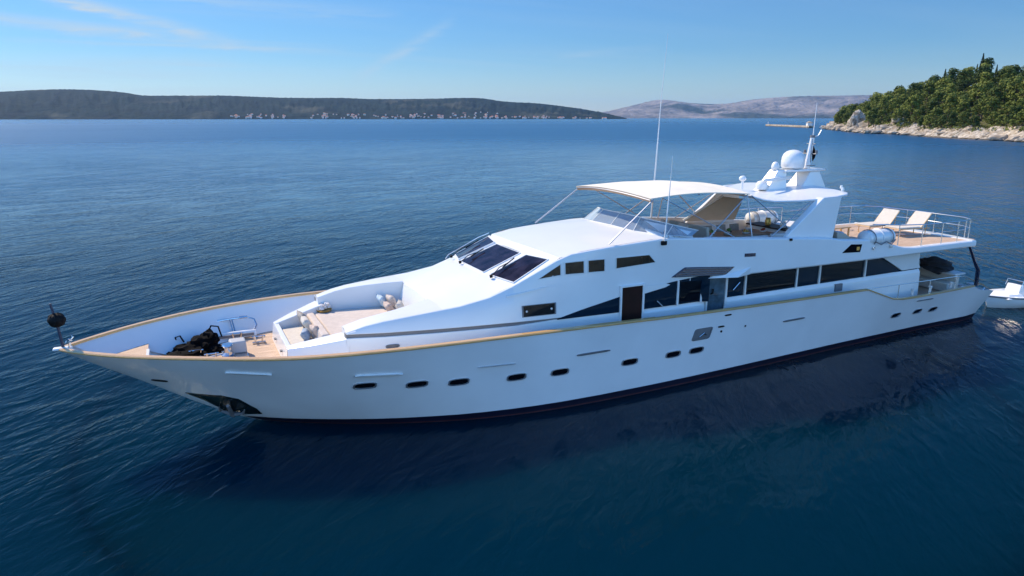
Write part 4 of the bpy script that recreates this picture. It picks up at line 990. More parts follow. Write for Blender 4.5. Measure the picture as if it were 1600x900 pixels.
# life raft canisters
def canister(x, y, z, label, m='white'):
    r = empty('life_raft', (x, y, z), label, 'life raft', 'life rafts on the flybridge sides')
    c = MB(); pr = [(0, .02), (.10, .24), (.14, .30), (.80, .33), (.82, .36), (.88, .36), (.90, .33), (1.55, .30), (1.60, .24), (1.70, .02)]
    rows = [[(px_ - .85, rr * math.cos(a) * 1.05, .34 + rr * math.sin(a)) for a in frange(0, 2 * math.pi, 21)[:-1]] for px_, rr in pr]
    c.loft(rows, close=True, cap=True); c.build('canister', M[m], r, angle=40)
    for xx in (-.5, .5):
        q = MB(); q.tube([(xx, .365 * math.cos(a) * 1.04, .34 + .335 * math.sin(a)) for a in frange(-.6, math.pi + .6, 14)], .018, 6); q.build('strap', M['grey'], r)
        q = MB(); q.box(xx - .06, xx + .06, -.34, .34, -.06, .05); q.build('cradle', M['chrome'], r, bevel=.01)
    for k in range(5):
        pass
    rp_ = MB(); rp_.tube([(-.5, -.37, .25), (-.2, -.40, .12), (.1, -.38, .22), (.4, -.40, .1), (.7, -.33, .25)], .022, 6); rp_.build('lashing', M['grey'], r)
    return r
canister(28.2, -2.80, 4.05, 'white life raft canister lashed on the port edge of the flybridge')
canister(27.2, 2.35, 4.22, 'white life raft canister on the starboard side, partly hidden by the arch leg')

# sun loungers on the after flybridge
def lounger(x, y, rz, label):
    r = empty('sun_lounger', (x, y, 3.845), label, 'sun lounger', 'sun loungers on the after flybridge', rz)
    f = MB()
    for s in (-.42, .42): f.tube([(-1.2, s, .34), (.55, s, .34)], .022, 6); f.tube([(.0, s, .35), (.55, s, .96)], .02, 6)
    f.tube([(-1.2, -.42, .34), (-1.2, .42, .34)], .022, 6); f.tube([(.55, -.42, .96), (.55, .42, .96)], .022, 6); f.build('frame', M['wood'], r)
    c = MB(); c.hexa([(-1.18, -.40, .35), (.02, -.40, .35), (.02, .40, .35), (-1.18, .40, .35), (-1.18, -.40, .42), (.02, -.40, .42), (.02, .40, .42), (-1.18, .40, .42)]); c.build('seat', M['beige'], r, bevel=.02)
    c = MB(); c.slab([(.02, -.42, .38), (.02, .42, .38), (.56, .42, 1.02), (.56, -.42, 1.02)], .06); c.build('backrest', M['beige'], r, bevel=.02)
    for (lx, ly) in ((-1.05, -.3), (-1.05, .3), (.45, -.3), (.45, .3)): MB().tube([(lx, ly, 0), (lx, ly, .34)], .02, 6).build('leg', M['wood'], r)
    MB().tube([(.5, -.3, .34), (.5, -.3, .85)], .015, 6).build('back_prop', M['wood'], r)
    return r
lounger(32.75, .45, R(-3), 'cream sun lounger with raised back, the one nearer the bow')
lounger(33.25, -.75, R(-6), 'cream sun lounger with raised back, the one nearer the stern and the port rail')

# stern: struts, cockpit rail, sofa, cushions, ensign gear
for s in (-1, 1):
    q = MB(); q.tube([(34.15, 2.85 * s, 3.6), (34.6, 2.88 * s, 2.9), (34.95, 2.9 * s, 2.45), (34.95, 2.92 * s, 1.75)], [.05, .06, .09, .09], 8); q.build('overhang_strut', M['navy'], yacht)
cr = [(27.0, -3.42, 2.52), (28.8, -3.38, 2.50), (30.3, -3.34, 2.47), (32.8, -3.22, 2.42), (33.6, -3.18, 2.36), (34.4, -3.14, 2.05)]
for s in (1, -1):
    p_ = [(x, y * s, z) for x, y, z in cr]
    r_ = MB().tube(p_, .022, 8).build('cockpit_rail', M['chrome'], yacht)
    for x, y in ((29.15, -3.36), (31.2, -3.29), (33.0, -3.2)): MB().tube([(x, y * s, 1.86), (x, y * s, 2.46)], .02, 8).build('post', M['chrome'], r_)
c = MB(); c.box(33.9, 34.5, -2.3, 2.3, 1.42, 1.82); c.box(34.505, 34.72, -2.3, 2.3, 1.42, 2.14); c.build('stern_sofa', M['beige'], yacht, bevel=.04)
c = MB(); c.box(34.2, 34.95, -2.4, 2.4, 2.165, 2.24); c.build('stern_shelf', M['offwhite'], yacht, bevel=.02)
for i, (x, y, z, rx, ry, rz_, lab) in enumerate(((33.75, .35, 2.36, .50, .55, .34, 'dark padded cover over the forward end of the cockpit sofa'), (34.35, -1.35, 2.46, .42, .80, .33, 'long dark padded cover on the port end of the stern sofa'))):
    o = MB().blob((0, 0, 0), (rx, ry, rz_), i + 4, .5, 3, 2.4).build('padded_cover', M['charcoal'], loc=(x, y, z)); tag(o, lab, 'cover', 'dark covers on the cockpit sofa')
o = MB().pillow((0, 0, 0), .6, .5, .25, 0, .9, .2, seed=4).build('cushion', M['paleblue'], loc=(34.1, -.55, 2.36)); tag(o, 'pale blue cushion between the two dark covers in the cockpit', 'cushion')
c = empty('cockpit_table', (32.6, -.6, 1.41), 'low brown table in the shaded cockpit at the stern', 'table')
MB().box(-.7, .7, -.5, .5, .55, .6).build('tabletop', M['tan'], c, bevel=.01)
MB().lathe([(.25, 0), (.25, .03), (.06, .05), (.06, .545)], (0, 0, 0), 14).build('leg', M['chrome'], c)
for x, y in ((30.4, -3.1), (31.6, -3.05), (33.1, -2.95)):
    MB().lathe([(.05, 0), (.05, .2), (.08, .22), (.07, .28)], (x, y, 1.84), 10).build('deck_light', M['petal'], yacht)
for s in (-1, 1):
    q = MB(); q.lathe([(.16, 0), (.18, .04), (.10, .12), (.10, .26), (.16, .32), (.14, .36)], (35.1, 2.6 * s, 1.44), 16); q.lathe([(.12, 0), (.08, .08), (.08, .2), (.12, .24)], (34.8, 2.3 * s, 1.44), 12); q.build('capstan', M['alloy'], yacht)
    q = MB(); q.tube([(35.3, 2.98 * s, 1.45), (35.45, 3.0 * s, 1.62), (35.6, 2.98 * s, 1.45)], .03, 8); q.build('stern_fairlead', M['chrome'], yacht)

# small boat astern
tb = empty('dinghy', (38.9, -1.55, 0), 'small white runabout lying close astern of the yacht', 'small boat', None, R(-8))
hl = MB(); rows = []
L_ = 4.8
for i in range(13):
    u = i / 12; x = -.55 + u * L_
    b = .95 * (1 - max(0, (.35 - u) / .35) ** 2.0) if u < .35 else .95 - .1 * (u - .35)
    b = max(b, .02); zs = .62 - .12 * u
    rows.append([(x + .25 * (1 - u), -b * .35, -.15), (x + .12 * (1 - u), -b * .82, .08), (x, -b, zs * .7), (x, -b * 1.02, zs), (x, -b * .82, zs + .02), (x, -b * .75, .3)])
hl.loft(rows); hl.mirror(True); hl.add([rows[-1][k] for k in range(4)] + [(x, -y, z) for x, y, z in reversed(rows[-1][:4])], [tuple(range(8))])
hl.add([rows[0][3], rows[0][2], rows[0][1], (rows[0][1][0], -rows[0][1][1], rows[0][1][2]), (rows[0][2][0], -rows[0][2][1], rows[0][2][2]), (rows[0][3][0], -rows[0][3][1], rows[0][3][2])], [tuple(range(6))])
hl.build('hull', M['white'], tb, merge=True)
dk = MB(); dk.loft([[(r[5][0], r[5][1], .31), (r[5][0], -r[5][1], .31)] for r in rows]); dk.build('floor', M['offwhite'], tb)
MB().hexa([(.0, -.75, .5), (1.0, -.8, .5), (1.0, .8, .5), (.0, .5, .5), (.3, -.5, .68), (1.0, -.6, .70), (1.0, .6, .70), (.3, .4, .68)]).build('foredeck', M['white'], tb, bevel=.03)
MB().hexa([(1.0, -.4, .31), (1.6, -.4, .31), (1.6, .4, .31), (1.0, .4, .31), (1.2, -.36, 1.05), (1.55, -.36, 1.0), (1.55, .36, 1.0), (1.2, .36, 1.05)]).build('console', M['white'], tb, bevel=.03)
MB().tube([(1.15, -.42, .95), (1.25, -.4, 1.25), (1.25, .4, 1.25), (1.15, .42, .95)], .02, 6).build('hand_rail', M['chrome'], tb)
MB().box(2.1, 2.6, -.6, .6, .31, .62).build('seat', M['beige'], tb, bevel=.03)
MB().tube([(3.2, -.6, .6), (3.1, -.6, 1.15), (3.1, .6, 1.15), (3.2, .6, .6)], .025, 6).build('roll_bar', M['chrome'], tb)
MB().box(4.1, 4.5, -.22, .22, .2, 1.0).build('outboard_motor', M['rubber'], tb, bevel=.06)
rb = MB()
for s in (-1, 1): rb.loft([[(r[3][0], s * (-r[3][1] + .03), r[3][2] - .08 + d) for d in (0, .07)] for r in rows])
rb.build('rubbing_strake', M['grey'], tb)
# ================================================================== the setting
CX, CY = 3.26, -21.5
def polar(brg, d):      # bearing to the right of the view axis, in degrees; distance in metres
    a = R(25.5 + brg); return CX + d * math.sin(a), CY + d * math.cos(a)

# ---- water
def water_mat():
    m = bpy.data.materials.new('sea water'); m.use_nodes = True; nt = m.node_tree; N = nt.nodes; L = nt.links; b = N['Principled BSDF']
    b.inputs['Base Color'].default_value = (.0012, .022, .050, 1); b.inputs['IOR'].default_value = 1.333; b.inputs['Specular IOR Level'].default_value = .36; b.inputs['Roughness'].default_value = .06
    g = N.new('ShaderNodeNewGeometry')
    def mth(op, a, bb=0, c=None):
        n = N.new('ShaderNodeMath'); n.operation = op
        for i, v in enumerate((a, bb, c)):
            if v is None: continue
            if isinstance(v, (int, float)): n.inputs[i].default_value = v
            else: L.new(v, n.inputs[i])
        return n.outputs[0]
    def rng(v, a, bb, c, d, smooth=True):
        n = N.new('ShaderNodeMapRange'); L.new(v, n.inputs[0]); n.interpolation_type = 'SMOOTHSTEP' if smooth else 'LINEAR'
        for i, q in enumerate((a, bb, c, d)): n.inputs[i + 1].default_value = q
        return n.outputs[0]
    ln = N.new('ShaderNodeVectorMath'); ln.operation = 'LENGTH'; L.new(g.outputs['Position'], ln.inputs[0]); dist = ln.outputs['Value']
    def nz(rot, scx, scy, det, dist_=0.4, seed=0):
        mp = N.new('ShaderNodeMapping'); mp.vector_type = 'TEXTURE'; L.new(g.outputs['Position'], mp.inputs[0])
        mp.inputs['Rotation'].default_value = (0, 0, R(rot)); mp.inputs['Scale'].default_value = (scx, scy, 1); mp.inputs['Location'].default_value = (seed, seed, 0)
        n = N.new('ShaderNodeTexNoise'); n.inputs['Scale'].default_value = 1; n.inputs['Detail'].default_value = det; n.inputs['Distortion'].default_value = dist_; n.inputs['Roughness'].default_value = .5
        L.new(mp.outputs[0], n.inputs[0]); return n.outputs[0]
    swell = nz(50, 9, 3.2, 2, .5); rip = nz(55, 2.2, .62, 3, .6, 7); rip2 = nz(38, 1.1, .38, 3, .5, 3); fine = nz(70, .35, .16, 2, .3, 11)
    patch = nz(30, 260, 90, 3, .5, 40); patch2 = nz(5, 30, 14, 2, .4, 5)
    calm = rng(mth('ADD', mth('MULTIPLY', patch, .7), mth('MULTIPLY', patch2, .3)), .40, .60, .55, 1.15)
    near = rng(dist, 35, 160, 1.0, 1.7)
    gust = rng(nz(25, 6.5, 3.0, 3, .6, 15), .36, .62, .55, 1.15)
    hgt = mth('ADD', mth('MULTIPLY', swell, .09), mth('ADD', mth('MULTIPLY', mth('MULTIPLY', rip, gust), .085), mth('ADD', mth('MULTIPLY', mth('MULTIPLY', rip2, gust), .062), mth('MULTIPLY', fine, .009))))
    # the lee of the hull is calmer
    sp = N.new('ShaderNodeSeparateXYZ'); L.new(g.outputs['Position'], sp.inputs[0])
    lx = mth('DIVIDE', mth('SUBTRACT', sp.outputs[0], 17), 22); ly = mth('DIVIDE', mth('ADD', sp.outputs[1], 9), 13)
    lee = rng(mth('ADD', mth('MULTIPLY', lx, lx), mth('ADD', mth('MULTIPLY', ly, ly), mth('MULTIPLY', mth('SUBTRACT', nz(20, 7, 4, 3, .5, 2), .5), .9))), .45, 1.5, .62, 1.0)
    bp = N.new('ShaderNodeBump'); bp.inputs['Distance'].default_value = 1.0
    L.new(mth('MULTIPLY', lee, mth('MULTIPLY', calm, near)), bp.inputs['Strength']); L.new(hgt, bp.inputs['Height']); L.new(bp.outputs[0], b.inputs['Normal'])
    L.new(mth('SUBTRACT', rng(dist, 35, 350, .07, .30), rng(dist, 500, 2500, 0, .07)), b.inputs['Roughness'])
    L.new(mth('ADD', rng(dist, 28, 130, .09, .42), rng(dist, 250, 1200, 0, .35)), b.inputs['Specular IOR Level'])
    # the water's own colour: slightly greener or bluer in random patches
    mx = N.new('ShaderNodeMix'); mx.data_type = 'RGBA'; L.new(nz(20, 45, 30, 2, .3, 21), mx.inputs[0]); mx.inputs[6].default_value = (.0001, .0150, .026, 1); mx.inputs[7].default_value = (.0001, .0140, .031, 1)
    # farther from the yacht the colour turns bluer, painting in sky reflected by tilted waves
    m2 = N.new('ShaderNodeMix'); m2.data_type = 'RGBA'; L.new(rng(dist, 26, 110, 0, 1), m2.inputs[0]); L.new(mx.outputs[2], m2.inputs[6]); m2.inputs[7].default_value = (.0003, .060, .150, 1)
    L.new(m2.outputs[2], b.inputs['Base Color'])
    b.subsurface_method = 'BURLEY'; b.inputs['Subsurface Weight'].default_value = 1.0; b.inputs['Subsurface Radius'].default_value = (3, 4, 5); b.inputs['Subsurface Scale'].default_value = 1.0
    return m
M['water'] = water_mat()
wv = MB(); Rr = [0, 15, 30, 60, 120, 300, 800, 2500, 8000, 21000]
ring = []
for r in Rr[1:]: ring.append([(r * math.cos(a) + 15, r * math.sin(a), 0) for a in frange(0, 2 * math.pi, 65)[:-1]])
wv.loft(ring, close=True); wv.f.append(tuple(range(64))); wv.mi.append(0)
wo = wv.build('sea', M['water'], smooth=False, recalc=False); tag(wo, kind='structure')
if wo.data.polygons[0].normal.z < 0: wo.data.flip_normals()

# ---- materials of land
def land_mat(name, c1, c2, c3, s1, s2, rough=.95, bump=0, thr=(.45, .6)):
    m = bpy.data.materials.new(name); m.use_nodes = True; nt = m.node_tree; N = nt.nodes; L = nt.links; b = N['Principled BSDF']
    t = N.new('ShaderNodeTexCoord')
    def nz(s, d):
        n = N.new('ShaderNodeTexNoise'); n.inputs['Scale'].default_value = s; n.inputs['Detail'].default_value = d; L.new(t.outputs['Object'], n.inputs[0]); return n.outputs[0]
    cr = N.new('ShaderNodeValToRGB'); L.new(nz(s1, 8), cr.inputs[0]); e = cr.color_ramp.elements; e[0].position = .35; e[0].color = (*c1, 1); e[1].position = .65; e[1].color = (*c2, 1)
    n2 = nz(s2, 6); mr = N.new('ShaderNodeMapRange'); L.new(n2, mr.inputs[0]); mr.inputs[1].default_value = thr[0]; mr.inputs[2].default_value = thr[1]
    mx = N.new('ShaderNodeMix'); mx.data_type = 'RGBA'; L.new(mr.outputs[0], mx.inputs[0]); L.new(cr.outputs[0], mx.inputs[6]); mx.inputs[7].default_value = (*c3, 1)
    L.new(mx.outputs[2], b.inputs['Base Color']); b.inputs['Roughness'].default_value = rough; b.inputs['Specular IOR Level'].default_value = .1
    if bump:
        bp = N.new('ShaderNodeBump'); bp.inputs['Distance'].default_value = bump; L.new(nz(s1 * 3, 8), bp.inputs['Height']); L.new(bp.outputs[0], b.inputs['Normal'])
    return m
M['forest'] = land_mat('far forest slope', (.002, .008, .013), (.010, .022, .022), (.055, .058, .045), .006, .0028, bump=18, thr=(.58, .70))
M['farhill'] = land_mat('dry far mountain', (.12, .11, .115), (.29, .25, .235), (.045, .055, .055), .0016, .0007, bump=160, thr=(.52, .62))
M['rock'] = land_mat('pale limestone', (.26, .20, .14), (.58, .51, .42), (.12, .095, .065), .5, .35, bump=.5, thr=(.56, .72))
def wet_line(m):
    nt = m.node_tree; N = nt.nodes; L = nt.links; b = N['Principled BSDF']; src = b.inputs['Base Color'].links[0].from_socket
    g = N.new('ShaderNodeNewGeometry'); s = N.new('ShaderNodeSeparateXYZ'); L.new(g.outputs['Position'], s.inputs[0])
    n = N.new('ShaderNodeTexNoise'); n.inputs['Scale'].default_value = .4; L.new(g.outputs['Position'], n.inputs[0])
    a = N.new('ShaderNodeMath'); a.operation = 'MULTIPLY_ADD'; L.new(n.outputs[0], a.inputs[0]); a.inputs[1].default_value = -.8; L.new(s.outputs[2], a.inputs[2])
    r = N.new('ShaderNodeMapRange'); L.new(a.outputs[0], r.inputs[0]); r.inputs[1].default_value = 0; r.inputs[2].default_value = .25; r.inputs[3].default_value = .28; r.inputs[4].default_value = 1
    v = N.new('ShaderNodeVectorMath'); v.operation = 'SCALE'; L.new(src, v.inputs[0]); L.new(r.outputs[0], v.inputs[3]); L.new(v.outputs[0], b.inputs['Base Color'])
wet_line(M['rock'])
M['soil'] = land_mat('dry soil under pines', (.05, .055, .02), (.11, .10, .05), (.30, .25, .18), .12, .05, bump=.5, thr=(.60, .72))

# ---- far forested shore, left and centre
LB = [-44, -38.49, -35.26, -33.53, -31.74, -29.87, -27.93, -26.93, -24.89, -21.68, -19.47, -16.91, -13.23, -10.61, -6.05, -2.68, -.71, 2.23, 5.15, 7.45, 9.04]
LH = [130, 137, 150, 162, 171, 170, 157, 143, 143, 147, 142, 136, 138, 132, 136, 141, 119, 103, 71, 35, 3]
def hill_h(b, w):     # w metres inland from a shore 4900 m away
    top = spl(b, LB, LH) * 1.20
    k = min(1, w / 1200); s = k ** .75
    n = 30 * noise.noise(Vector((b * .8, w * .004, 0))) + 26 * noise.noise(Vector((b * 2.7, w * .01, 3))) + 12 * noise.noise(Vector((b * 9, w * .02, 1)))
    base = top * s + n * math.sin(math.pi * k) * min(1, top / 60)
    if k >= 1: base = top - (w - 1200) * .02
    return max(base + (5.0 * noise.noise(Vector((b * 22, w * .1, 5))) if w > 60 else 0), .0)
hm = MB(); rows = []
for w_ in [0, 20, 60, 120, 200, 300, 420, 560, 720, 880, 1040, 1140, 1200, 1300, 1600]:
    r = []
    for b in frange(-44, 9.0, 520):
        x, y = polar(b, 4900 + w_); r.append((x, y, hill_h(b, w_) if w_ else -1))
    rows.append(r)
hm.loft(rows); ho = hm.build('forested_hills', M['forest'], angle=180); tag(ho, kind='structure')
# ---- far bare mountains, centre and right
RB = [3, 5.05, 7.3, 9.53, 11.49, 13.9, 16.26, 18.56, 21.25, 23.84, 27.93, 31.74, 38.49, 44]
RH = [0, 34, 119, 241, 336, 273, 258, 337, 378, 382, 381, 314, 241, 200]
def mtn_h(b, w, f):
    k = min(1, w / 3500); top = spl(b, RB, RH) * f
    n = 60 * noise.noise(Vector((b * .5, w * .0006, 2))) + 35 * noise.noise(Vector((b * 1.6, w * .002, 7))) + 15 * noise.noise(Vector((b * 5, w * .006, 4)))
    return max(0, top * (k ** .8) + n * math.sin(math.pi * k) * min(1, top / 150)) + (8 * noise.noise(Vector((b * 4, 0, 0))) if k >= 1 else 0)
fm = MB(); rows = []
for i in range(16):
    w_ = i * 250; rows.append([(*polar(b, 11000 + w_), mtn_h(b, w_, 1.04) if i else -1) for b in frange(2.5, 44, 300)])
fm.loft(rows); fo2 = fm.build('far_mountains', M['farhill'], angle=180); tag(fo2, kind='structure')

# ---- village houses on the far shore
M['wallw'] = mat('white house wall', (.80, .76, .70), .8); M['wallo'] = mat('ochre house wall', (.70, .60, .48), .8); M['tile'] = mat('red clay roof tiles', (.50, .15, .07), .8, noise_amt=.25, nscale=.8)
def house_mesh(w, d, h_, hip, wall):
    m = MB(); m.cur = 0
    m.box(-w / 2, w / 2, -d / 2, d / 2, -6, h_)
    m.cur = 1
    e = .5; rh = d * .36; r = w / 2 - (d / 2 if hip else -.5)
    m.add([(-w / 2 - e, -d / 2 - e, h_), (w / 2 + e, -d / 2 - e, h_), (w / 2 + e, d / 2 + e, h_), (-w / 2 - e, d / 2 + e, h_), (-r, 0, h_ + rh), (r, 0, h_ + rh)], [(0, 1, 5, 4), (2, 3, 4, 5), (1, 2, 5), (3, 0, 4), (3, 2, 1, 0)])
    m.cur = 2
    for k in range(int(h_ // 3)):
        for j in range(int(w // 3)):
            x = -w / 2 + 1.2 + j * 3; m.box(x, x + 1.1, -d / 2 - .05, -d / 2 + .05, 1 + k * 3, 2.4 + k * 3)
    return m
protos = []
for (w, d, h_, hip, wl_) in ((14, 10, 7, 1, 'wallw'), (18, 11, 9, 0, 'wallw'), (11, 9, 6, 0, 'wallo'), (22, 12, 10, 1, 'wallo'), (13, 10, 9, 0, 'wallw')):
    protos.append(house_mesh(w, d, h_, hip, wl_).build('house', [M[wl_], M['tile'], M['glass']], smooth=False))
random.seed(21)
def copy_obj(o, loc, rz, sc, name=None):
    c = o.copy(); col.objects.link(c); c.location = loc; c.rotation_euler = (0, 0, rz); c.scale = sc if isinstance(sc, tuple) else (sc,) * 3
    return c
nh = 0
def put_house(b, w_, label, group, sc):
    global nh
    pr = random.choice(protos); z = hill_h(b, w_); o = copy_obj(pr, (*polar(b, 4900 + w_), z), R(-25.5 - b) + random.uniform(-.5, .5), sc); tag(o, label, 'house', group); nh += 1
for (b0, b1, n, wm, label, group) in ((-21.3, -17.2, 50, 120, 'small pale house with red roof in the leftmost village on the far shore', 'houses of the left village'),
        (-15.6, -5.0, 110, 150, 'small pale house with red roof in the long village on the far shore', 'houses of the middle village'),
        (-5.0, -1.0, 46, 260, 'pale house on the bare slope rising at the end of the middle village', 'houses of the hillside village'),
        (-1.6, 2.0, 38, 110, 'small white house in the village left of the far headland', 'houses of the right village'), (2.0, 7.6, 44, 90, 'small white house scattered on the low far headland', 'houses of the far headland')):
    for k in range(n):
        u = random.random(); b = b0 + (b1 - b0) * (u + .06 * math.sin(u * 30)); w_ = 12 + wm * .7 * random.random() ** 1.8
        put_house(b, w_, label, group, random.uniform(.42, .78))
for p_ in protos: bpy.data.objects.remove(p_)

# ---- wooded headland on the right
SH = [(180, -60), (230, 20), (268, 92), (297, 142), (310, 161), (316, 179), (334, 205), (369, 248), (373, 264), (395, 294), (441, 348), (492, 402), (520, 425), (560, 440)]
acc = [0]
for i in range(1, len(SH)): acc.append(acc[-1] + math.dist(SH[i], SH[i - 1]))
def shore(s):
    x = spl(s, acc, [p[0] for p in SH]); y = spl(s, acc, [p[1] for p in SH]); return x, y
def shore_n(s):
    a = shore(s - 25); b = shore(s + 25); dx, dy = b[0] - a[0], b[1] - a[1]; l = math.hypot(dx, dy); return dy / l, -dx / l
STOP = acc[11]
def land_h(s, w):
    top = interp(s, [0, acc[3], acc[5], acc[7], acc[10], acc[11], acc[12], acc[13]], [33, 31, 22, 24, 22, 19, 15, 5])
    k = min(1, max(0, w - 4) / 62); sm = k * k * (3 - 2 * k)
    n = 2.2 * noise.noise(Vector((s * .03, w * .05, 0))) + .8 * noise.noise(Vector((s * .1, w * .1, 5)))
    lip = 3.4 * min(1, max(0, w) / 6)
    return lip + top * (k * .45 + sm * .55) + n * min(1, w / 12)
def land_pt(s, w):
    x, y = shore(s); nx, ny = shore_n(s); return x + nx * w, y + ny * w
hl_ = MB(); rows = []
for w_ in [-3, 0, 2, 4, 7, 10, 14, 20, 27, 35, 44, 54, 66, 80, 110, 160]:
    r = []
    for s in frange(0, acc[13], 190):
        jit = 3.0 * noise.noise(Vector((s * .05, 0, 9))) + 1.5 * noise.noise(Vector((s * .2, 0, 2)))
        x, y = land_pt(s, w_ + (jit if w_ < 20 else 0)); r.append((x, y, -1.2 if w_ < 0 else (.1 if w_ == 0 else land_h(s, w_))))
    rows.append(r)
hl_.loft(rows); hd_ = hl_.build('headland', [M['soil']], angle=80); tag(hd_, kind='structure')
# pale rocky foreshore sheet lying over the first metres
fsr = MB(); rows = []
for w_ in [-3, 0, 2, 4, 7, 10, 13]:
    r = []
    for s in frange(0, acc[13], 400):
        jit = 3.0 * noise.noise(Vector((s * .05, 0, 9))) + 1.5 * noise.noise(Vector((s * .2, 0, 2)))
        x, y = land_pt(s, w_ + jit); r.append((x, y, (-1.2 if w_ < 0 else (.1 if w_ == 0 else land_h(s, w_))) + (.5 if w_ < 12 else -.3) + (1.9 * noise.noise(Vector((s * .28, w_ * .5, 1))) if 0 < w_ < 12 else 0)))
    rows.append(r)
fsr.loft(rows); q = fsr.build('rocky_foreshore', M['rock'], smooth=False); tag(q, kind='structure')

# boulders
rp_ = []
for k in range(7):
    bm = bmesh.new(); bmesh.ops.create_icosphere(bm, subdivisions=2, radius=1)
    for v in bm.verts:
        c = v.co.copy(); d = 1 + .45 * noise.noise(c * 1.1 + Vector((k * 5, 0, 0))) + .2 * noise.noise(c * 2.6 + Vector((0, k * 3, 0)))
        c = c * d; c.z *= .75; q_ = .34; c = Vector((round(c.x / q_) * q_ * .5 + c.x * .5, round(c.y / q_) * q_ * .5 + c.y * .5, c.z)); v.co = c
    me = bpy.data.meshes.new('boulder'); bm.to_mesh(me); bm.free(); me.materials.append(M['rock']); rp_.append(me)
random.seed(31)
for k in range(210):
    s = random.uniform(acc[2] - 5, acc[12]); w_ = random.uniform(-2.5, 9.5) ; jit = 3.0 * noise.noise(Vector((s * .05, 0, 9)))
    x, y = land_pt(s, w_ + jit); far = s / acc[12]
    r = random.uniform(.7, 2.0) * (1.9 if random.random() < .22 else 1) * (.8 + .5 * far)
    z = max(.1, land_h(s, w_) * (1 if w_ > 0 else 0)) * .8 + .15 * r
    o = bpy.data.objects.new('boulder', random.choice(rp_)); col.objects.link(o); o.location = (x, y, z); o.rotation_euler = (random.uniform(-.3, .3), random.uniform(-.3, .3), random.uniform(0, 6.28)); o.scale = (r * random.uniform(.9, 1.6), r, r * random.uniform(.6, 1.1))
    tag(o, 'pale limestone boulder on the waterline of the wooded headland', 'boulder', 'boulders along the headland shore')
# tall pale cliff rock near the tip
cr_ = MB(); x, y = land_pt(acc[9] + 22, 5)
bm = bmesh.new(); bmesh.ops.create_icosphere(bm, subdivisions=4, radius=1)
for v in bm.verts:
    c = v.co; d = 1 + .35 * noise.noise(c * 1.2) + .2 * noise.noise(c * 3.0 + Vector((4, 0, 0))) + .08 * noise.noise(c * 7)
    v.co = Vector((c.x * d * 7, c.y * d * 5.5, (c.z * d + .15) * 7.5 * (1.2 if c.x < .3 else .8)))
me = bpy.data.meshes.new('cliff_rock'); bm.to_mesh(me); bm.free(); me.materials.append(M['rock']); o = bpy.data.objects.new('cliff_rock', me); col.objects.link(o); o.location = (x, y, 2.5); o.rotation_euler = (0, 0, -.7)
tag(o, 'tall pale limestone outcrop standing above the boulders near the tip of the headland', 'rock')
for (s, w_, r, lab) in ((acc[5], 30, 3.2, 'pale bare rock showing among the pines half way up the right slope'), (acc[8], 12, 3.4, 'broad pale rock slab just above the shore boulders, left of the middle of the headland'), (acc[3] - 10, 13, 4.0, 'large pale rock slab above the shore at the right end of the headland')):
    x, y = land_pt(s, w_); o = bpy.data.objects.new('rock_slab', rp_[2].copy()); col.objects.link(o); o.location = (x, y, land_h(s, w_) + 1.2); o.scale = (r * 1.6, r, r * .8); tag(o, lab, 'rock')

# trees
def leaf_mat(name, c1, c2):
    m = bpy.data.materials.new(name); m.use_nodes = True; nt = m.node_tree; N = nt.nodes; L = nt.links; b = N['Principled BSDF']
    oi = N.new('ShaderNodeObjectInfo'); t = N.new('ShaderNodeTexCoord'); n = N.new('ShaderNodeTexNoise'); n.inputs['Scale'].default_value = .45; n.inputs['Detail'].default_value = 3; L.new(t.outputs['Object'], n.inputs[0])
    a = N.new('ShaderNodeMath'); a.operation = 'MULTIPLY_ADD'; L.new(oi.outputs['Random'], a.inputs[0]); a.inputs[1].default_value = .7; a.inputs[2].default_value = -.35
    s = N.new('ShaderNodeMath'); s.operation = 'ADD'; L.new(a.outputs[0], s.inputs[0]); L.new(n.outputs[0], s.inputs[1])
    cr = N.new('ShaderNodeValToRGB'); L.new(s.outputs[0], cr.inputs[0]); e = cr.color_ramp.elements; e[0].position = .2; e[0].color = (*c1, 1); e[1].position = .8; e[1].color = (*c2, 1)
    L.new(cr.outputs[0], b.inputs['Base Color']); b.inputs['Roughness'].default_value = .8; b.inputs['Specular IOR Level'].default_value = .2
    return m
M['pine'] = leaf_mat('pine needles', (.040, .065, .014), (.19, .205, .036))
M['cypress'] = leaf_mat('cypress foliage', (.018, .032, .016), (.035, .05, .02))
M['bark'] = mat('pine bark', (.10, .07, .05), .9, noise_amt=.3, nscale=3)
def leafquads(m, c, r, n, sz, flat=1.0):
    for _ in range(n):
        while True:
            d = Vector((random.uniform(-1, 1), random.uniform(-1, 1), random.uniform(-1, 1)))
            if .25 < d.length < 1: break
        d = d.normalized() * d.length ** .35
        p = Vector(c) + Vector((d.x * r, d.y * r, d.z * r * flat)); nrm = (d + Vector((random.uniform(-.7, .7), random.uniform(-.7, .7), random.uniform(-.3, .9)))).normalized()
        a = nrm.orthogonal().normalized(); a = Matrix.Rotation(random.uniform(0, 6.28), 3, nrm) @ a; b = nrm.cross(a); s = sz * random.uniform(.6, 1.3)
        m.add([p + a * s + b * s * .2, p - a * s * .3 + b * s * .8, p - a * s * .8 - b * s * .3, p + a * s * .2 - b * s * .9], [(0, 1, 2, 3)])
